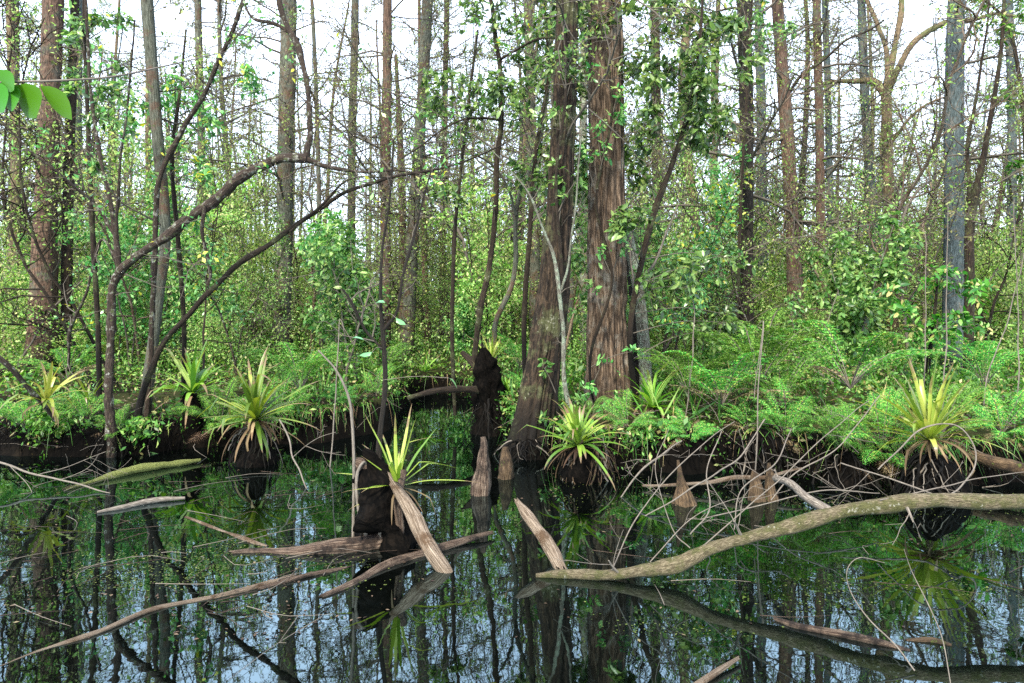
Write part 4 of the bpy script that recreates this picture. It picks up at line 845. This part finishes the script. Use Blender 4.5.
# ================================================================== LOGS AND BRANCHES
def log(name, label, pts, mat, cat='log', sides=12, rough=.08, extra=(), flat=1., em='stick'):
    q = np.array([[*P(px, py, d), w / F * d / 2] for (px, py, w, d) in pts]); s2 = spline(q, max(20, len(q) * 8)); s2[:, 3] = np.maximum(s2[:, 3], .0012)
    s2[:, 3] *= .5 if cat in ('branch', 'stem') else .86; s2[:, :3] += (.014 if cat in ('branch', 'stem') else .008) * np.stack([wob(s2[:, :3], 7, c) for c in range(3)], -1)
    base = s2[len(s2) // 2, :3].copy(); e = empty(name, base, label, cat) if extra else None
    b = B(); tube(b, s2[:, :3], s2[:, 3], sides, 0, rough, rs=10., flat=flat, jag=2.6 if mat in ('dead', 'wet') else 0)
    if not extra: return tag(b.build(name, MB[mat], None, base), label, cat)
    b.build('trunk', MB[mat], e, base)
    for ep in extra:
        q = np.array([[*P(px, py, d), w / F * d / 2] for (px, py, w, d) in ep]); s3 = spline(q, max(16, len(q) * 8)); s3[:, 3] = np.maximum(s3[:, 3] * .32, .0008); s3[:, :3] += .012 * np.stack([wob(s3[:, :3], 9, c) for c in range(3)], -1) * np.linspace(0, 1, len(s3))[:, None]
        b = B(); tube(b, s3[:, :3], s3[:, 3], 6, 0, .05, rs=10.)
        rg_ = R(int(abs(ep[0][0] * 7 + ep[0][1])))
        for j in range(2):
            i = int(rg_.uniform(.3, .95) * (len(s3) - 2)); ax = nrm(s3[i + 1, :3] - s3[i, :3])
            grow(b, s3[i, :3], ax * 1.1 + nrm(np.cross(ax, rg_.normal(size=3))), rg_.uniform(.1, .4), s3[i, 3] * .4, 1, rg_, [], .1, .0, 2, .5, segs=4)
        b.build('branch', MB[em], e, base)
    return e
def onw(px, py, w, z=0.):                # a point lying z above the water
    return (px, py, w, (H - z) * F / (py - HOR))
log('fallen_log', 'long pale lichen covered log rising from the pool out over the right bank', [(536, 575, 5, 4.36), (562, 574, 10, 4.35), (612, 574, 13, 4.3), (657, 568, 15, 4.28), (684, 562, 18, 4.27), (712, 547, 15, 4.27), (750, 537, 15, 4.27), (792, 526, 16, 4.27), (837, 513, 17, 4.26), (882, 506, 17, 4.23), (937, 501, 17, 4.2), (1022, 503, 18, 4.18), (1090, 501, 17, 4.15), (1180, 492, 15, 4.1)], 'log', sides=18, rough=.16,
  extra=[[(832, 513, 32, 4.3), (808, 498, 27, 4.5), (790, 485, 24, 4.75), (776, 479, 20, 5.)], [(692, 556, 5, 4.25), (740, 514, 4, 4.3), (790, 470, 3.5, 4.4), (830, 432, 3, 4.5), (870, 400, 2, 4.6)],
         [(612, 570, 4, 4.28), (635, 520, 4, 4.35), (665, 480, 3.5, 4.5), (700, 448, 3, 4.6), (735, 420, 2, 4.7)], [(742, 538, 12, 4.27), (738, 527, 9, 4.24), (735, 520, 5, 4.2)], [(905, 503, 12, 4.2), (910, 515, 8, 4.12), (912, 521, 4, 4.1)], [(620, 575, 9, 4.28), (612, 566, 7, 4.25), (608, 561, 4, 4.22)], [(880, 500, 4, 4.2), (940, 488, 4, 4.3), (980, 478, 3, 4.4), (1040, 470, 2, 4.5)],
         [(690, 548, 3.5, 4.25), (672, 528, 3, 4.3), (655, 470, 2.5, 4.4), (668, 430, 2, 4.5)], [(650, 562, 3, 4.25), (690, 520, 3, 4.3), (730, 500, 2, 4.4), (765, 495, 1.5, 4.5)]])
log('fallen_branch', 'pale horizontal dead branch behind the pointed knee at the foot of the right bank', [(645, 484, 5, 6.5), (690, 483, 7, 6.4), (730, 479, 9, 6.4), (765, 477, 8, 6.4), (800, 470, 5, 6.5)], 'dead', 'branch')
log('floating_log', 'wedge shaped dark wet log pointing left from the stump', [onw(232, 553, 4), onw(255, 552, 9), onw(300, 551, 15, .01), onw(340, 548, 20, .015), onw(385, 543, 22, .02), onw(410, 541, 16, .02)], 'wet', sides=14)
log('leaning_log', 'pale weathered log leaning down from the stump into the water', [(394, 486, 9, 4.85), (402, 500, 15, 4.8), (420, 532, 17, 4.65), (436, 556, 16, 4.5), (447, 572, 14, 4.45), (454, 583, 11, 4.4)], 'dead', sides=14, rough=.12)
log('floating_log', 'tapered wet branch lying across the water in front of the stump', [onw(322, 597, 5), onw(350, 585, 9), onw(385, 567, 12), onw(430, 551, 10, .01), onw(460, 542, 9, .02), (490, 533, 4, 5.1)], 'wet', sides=12)
log('floating_stick', 'long split stick of grey wood floating at the lower left', [onw(0, 666, 2), onw(40, 651, 5), onw(100, 632, 6), onw(160, 608, 7), onw(230, 594, 7), onw(268, 584, 6), onw(292, 577, 2)], 'dead', 'stick', 10, .2)
log('floating_stick', 'short dark stick touching the right end of the long split stick', [onw(262, 588, 4), onw(300, 578, 6), onw(340, 569, 5), onw(352, 566, 2)], 'wet', 'stick', 8)
log('floating_stick', 'pale bowed stick floating below the mossy log', [onw(98, 513, 3), onw(120, 508, 6, .01), onw(150, 501, 7, .02), onw(185, 498, 3, .02)], 'stick', 'stick', 10)
log('mossy_log', 'yellow-green mossy log at the foot of the spotted arching stem', [onw(66, 489, 3, .01), onw(95, 481, 7, .015), onw(125, 472, 9, .03), onw(155, 466, 8, .04), onw(200, 460, 4, .03)], 'mossy', sides=14, rough=.25)
log('floating_stick', 'thin grey stick slanting on the water towards the wedge shaped log', [onw(186, 517, 3), onw(215, 528, 5), onw(245, 539, 6), onw(268, 546, 4)], 'dead', 'stick', 8)
log('sunken_snag', 'pale broken wood leaning out of the water left of the long log', [(560, 568, 14, 4.5), (552, 551, 17, 4.6), (538, 530, 16, 4.7), (526, 512, 12, 4.8), (519, 502, 5, 4.85)], 'dead', 'log', 14, .15)
log('floating_stick', 'reddish brown stick floating at the lower right', [onw(778, 619, 4, .01), onw(800, 626, 9, .01), onw(840, 634, 9, .01), onw(880, 642, 8, .01), onw(908, 650, 5)], 'wet', 'stick', 10)
log('floating_stick', 'short tan wood chip right of the reddish brown stick', [onw(905, 640, 5), onw(930, 640, 9, .005), onw(952, 645, 5)], 'knee', 'stick', 8)
log('floating_stick', 'pale stick poking in from the bottom margin right of centre', [onw(690, 690, 8), onw(712, 675, 8, .01), onw(738, 659, 4, .02)], 'dead', 'stick', 8)
log('fallen_log', 'mossy brown log lying on the right bank behind the biggest strap plant', [(955, 452, 12, 6.9), (985, 460, 15, 6.6), (1024, 469, 16, 6.3), (1080, 480, 15, 6.)], 'knee', sides=12, rough=.15)
log('fallen_branch', 'slanting dark dead branch at the left margin above the water', [(-20, 340, 10, 7.2), (5, 362, 10, 7.3), (30, 390, 9, 7.5), (58, 422, 8, 7.8)], 'spot', 'branch')
log('dead_branch', 'pale dry branch leaning against the reddish shaggy trunk at the right', [(835, 385, 5, 11), (808, 365, 6, 11.2), (782, 345, 5, 11.4), (755, 325, 3, 11.6)], 'stick', 'branch', extra=[[(812, 368, 3, 11.2), (825, 330, 3, 11.), (838, 290, 2, 11.)], [(800, 360, 3, 11.2), (795, 335, 2.5, 11.), (788, 300, 1.5, 10.8)]])
log('dead_branch', 'pale bent twig hanging in front of the left bank over the water', [(278, 420, 3, 7.), (288, 440, 3, 6.9), (292, 458, 3, 6.8), (302, 475, 3, 6.6), (310, 490, 2.5, 6.5)], 'stick', 'branch', extra=[[(292, 458, 2.5, 6.8), (306, 446, 2, 6.7), (318, 438, 2, 6.6), (335, 432, 1.5, 6.6)], [(306, 446, 2, 6.7), (322, 452, 1.5, 6.6), (345, 455, 1., 6.6)]])
log('dead_branch', 'grey drooping twig spray over the water at the left margin', [(-20, 455, 4, 6.7), (20, 470, 4, 6.6), (55, 478, 3.5, 6.5), (90, 487, 3, 6.4), (110, 492, 1.5, 6.3)], 'stick', 'branch', extra=[[(40, 474, 2.5, 6.55), (70, 466, 2, 6.5), (105, 452, 1.5, 6.5)], [(60, 480, 2, 6.5), (85, 470, 2, 6.45), (98, 455, 1.5, 6.4)], [(10, 466, 2, 6.6), (30, 488, 2, 6.4), (36, 505, 1.2, 6.3)]])
log('dead_branch', 'arched bare twig looping beside the biggest strap plant', [(880, 470, 3, 5.6), (920, 432, 3, 5.6), (955, 425, 3, 5.6), (975, 445, 3, 5.5), (976, 468, 3, 5.4), (960, 488, 3, 5.2), (925, 505, 2.5, 4.9)], 'stick', 'branch', 6)
log('dead_branch', 'straight dry twig crossing in front of the dark right bank', [(840, 462, 2.5, 5.8), (880, 475, 3, 5.6), (920, 488, 3, 5.4), (960, 505, 2, 5.)], 'stick', 'branch', 6, extra=[[(870, 472, 2, 5.6), (850, 490, 1.5, 5.6), (820, 500, 1, 5.6)]])
log('dead_branch', 'hooked wiry twig standing out of the water at the lower right', [(915, 672, 3, 3.2), (895, 645, 3, 3.3), (868, 618, 2.5, 3.4), (852, 590, 2, 3.5), (850, 570, 2, 3.5), (862, 558, 1.5, 3.5), (885, 562, 1, 3.5)], 'stick', 'branch', 6)
log('dead_branch', 'thin grass-like stem rising from the water under the long log at the right', [(950, 690, 2, 3.1), (940, 640, 2, 3.2), (925, 600, 2, 3.3), (912, 570, 1.5, 3.4), (906, 548, 1, 3.4)], 'stick', 'stem', 6)
rng = R(63)
for k, (px, d) in enumerate(((925, 8.6), (944, 7.4), (1018, 7.2), (986, 7.6), (690, 8.2), (760, 6.8), (336, 7.4))):
    x = px
    log('hanging_stem', ['thin pale stem standing left behind the biggest strap plant', 'pale straight stem rising from the biggest strap plant', 'pale stem at the right margin leaning over the low leaves', 'slanting pale stem right of the biggest strap plant',
        'thin pale stem among the ferns beside the widest trunk', 'pale rootlet hanging before the root hollow', 'thin pale stem left of the pool stump'][k],
        [(x - 6, [430, 440, 470, 470, 420, 490, 470][k], 3, d), (x, 380, 2.6, d), (x + [1, 2, 0, 22, 4, 3, 4][k], 320, 2.2, d + .1), (x + [0, 3, -6, 40, 2, -4, 8][k], [230, 205, 200, 250, 300, 395, 330][k] if k != 5 else 400, 1.5, d + .1)], 'stick', 'stem', 5)
# tangle of dry branches over the dark right bank
TG = [([(640, 520, 2.5, 5.6), (690, 490, 3, 5.8), (740, 458, 3, 6.2), (765, 420, 2.5, 6.6)], 'dry branch rising from the water to the root hollow'), ([(690, 535, 2.5, 5.), (710, 510, 3, 5.2), (708, 470, 2.5, 5.5), (722, 430, 2, 5.8)], 'upright bent dry twig right of the pointed knee'),
      ([(770, 500, 2.5, 5.6), (800, 470, 3, 5.7), (845, 440, 2.5, 5.8), (880, 395, 2, 6.)], 'dry twig slanting up to the largest fern'), ([(700, 520, 2, 5.3), (760, 505, 2.5, 5.4), (830, 490, 2.5, 5.5), (880, 492, 1.5, 5.6)], 'dry twig lying level below the twin knees'),
      ([(735, 530, 2, 5.1), (742, 490, 2.5, 5.3), (775, 465, 2.5, 5.6), (790, 430, 2, 6.)], 'dry twig crossing in front of the twin knees'), ([(620, 500, 2.5, 6.2), (640, 470, 4, 6.4), (660, 455, 4, 6.6), (682, 440, 3, 6.9)], 'forked root branch at the foot of the widest trunk')]
for k, (pts, lb) in enumerate(TG):
    ex = []
    for j in range(2):
        i = rng.integers(0, 3); a = pts[i]; c = pts[i + 1]; f = rng.uniform(.2, .8); st = tuple(a[q] + (c[q] - a[q]) * f for q in range(4))
        an = rng.uniform(0, 6.28); ln = rng.uniform(20, 50)
        ex.append([(st[0], st[1], 1.8, st[3]), (st[0] + ln * .5 * math.cos(an), st[1] + ln * .4 * math.sin(an) - 3, 1.5, st[3] + .05), (st[0] + ln * math.cos(an + .08), st[1] + ln * .75 * math.sin(an + .08), .8, st[3] + .1)])
    log('dead_branch', lb + ', bleached', pts, 'stick', 'branch', 6, extra=ex)

# ---- floating bits on the water (stuff)
b = B(); rng = R(93)
n = 1300; py = 470 + 170 * rng.uniform(size=n) ** 1.2; px = np.where(rng.uniform(size=n) < .6, rng.uniform(-20, 330, n), rng.uniform(-20, 1040, n)); d = W(py); x = (px - 512) / F * d
ok = (ground(x, d) < -.03) & (wob(np.stack([x, d, 0 * x], -1), 1.6) + rng.normal(0, .3, n) > .05); x, d = x[ok], d[ok]; n = len(x)
leaves(b, np.stack([x, d, np.full(n, .004)], -1), rng.normal(size=(n, 3)) * [1, 1, .04], rng.uniform(.01, .035, n), .5, .05, 0, rng, up=6.)
for k in range(120):
    y = rng.uniform(465, 620); x0 = rng.uniform(-30, 330) if k < 95 else rng.uniform(500, 1040); d = W(y); x0 = (x0 - 512) / F * d
    if float(ground(x0, d)) > -.03: continue
    a = rng.normal() * .9 + .2; L = rng.uniform(.08, .7); p = np.array([x0, d, .004]); q = p + [math.cos(a) * L, math.sin(a) * L, rng.uniform(0, .04)]
    tube(b, spline([p, (p + q) / 2 + [rng.normal() * .03, rng.normal() * .09, .01], q], 6), np.linspace(.003, .001, 6), 4, 1 if k % 3 else 3, cap=False)
n = 16000; py = 462 + 175 * rng.uniform(size=n) ** 1.2; px = np.where(rng.uniform(size=n) < .7, rng.uniform(-30, 420, n), rng.uniform(560, 1050, n)); d = W(py); x = (px - 512) / F * d
pq = np.stack([x, d * 2.2, 0 * x], -1); ok = (ground(x, d) < -.02) & (wob(pq, 1.1) + .7 * wob(pq, 3.1, 1) + rng.normal(0, .15, n) > .62); x, d = x[ok], d[ok]; n = len(x)
leaves(b, np.stack([x, d, np.full(n, .003)], -1), rng.normal(size=(n, 3)) * [1, 1, .02], rng.uniform(.006, .018, n), .8, .02, 2, rng, up=9.)
tag(b.build('floating_litter', [G['litter'], MB['wet'], G['scum'], MB['stick']]), 'scattered leaves, duckweed and twig bits floating on the dark water', 'litter', kind='stuff')

# ================================================================== CAMERA, LIGHT, SKY
cam = bpy.data.cameras.new('camera'); co = bpy.data.objects.new('camera', cam); COL.objects.link(co)
co.location = (0, 0, H); co.rotation_euler = (radians(90), 0, 0)
cam.sensor_width = 36; cam.lens = F / 1024 * 36; cam.shift_y = (HOR - 341.5) / 1024; cam.clip_end = 1000; cam.clip_start = .05
sc.camera = co
SUN_EL, SUN_AZ = radians(46), radians(200)      # azimuth measured clockwise from +Y: behind the camera, a little left
sun = bpy.data.lights.new('sun', 'SUN'); so = bpy.data.objects.new('sun', sun); COL.objects.link(so)
sun.energy = 3.4; sun.angle = radians(9); sun.color = (1., .90, .74)
so.rotation_euler = (pi / 2 - SUN_EL, 0, -SUN_AZ + pi)
w = bpy.data.worlds.new('World'); sc.world = w; w.use_nodes = True; nt = w.node_tree; nt.nodes.clear()
out = nt.nodes.new('ShaderNodeOutputWorld'); bgn = nt.nodes.new('ShaderNodeBackground'); sk = nt.nodes.new('ShaderNodeTexSky')
sk.sky_type = 'NISHITA'; sk.sun_disc = False; sk.sun_elevation = SUN_EL; sk.sun_rotation = SUN_AZ; sk.dust_density = 2.5; sk.air_density = 1.2
bgn.inputs[1].default_value = .1
tc = nt.nodes.new('ShaderNodeTexCoord'); nz = nd(nt, 'ShaderNodeTexNoise', Scale=2.2, Detail=6., Roughness=.6); nt.links.new(tc.outputs['Generated'], nz.inputs['Vector'])
cl = mixc(nt, mapr(nt, nz.outputs[0], .25, .7, .45, .8), sk.outputs[0], (9.6, 11.0, 13.6))      # thin overcast over the blue
nt.links.new(cl, bgn.inputs[0]); nt.links.new(bgn.outputs[0], out.inputs[0])
vs = sc.view_settings; vs.view_transform = 'Standard'; vs.look = 'None'; vs.exposure = 1.9; vs.gamma = 1; vs.use_curve_mapping = False
cy = sc.cycles; cy.max_bounces = 6; cy.diffuse_bounces = 3; cy.glossy_bounces = 3; cy.transmission_bounces = 3; cy.transparent_max_bounces = 4
cy.use_denoising = False; cy.use_adaptive_sampling = False; cy.sample_clamp_indirect = 6
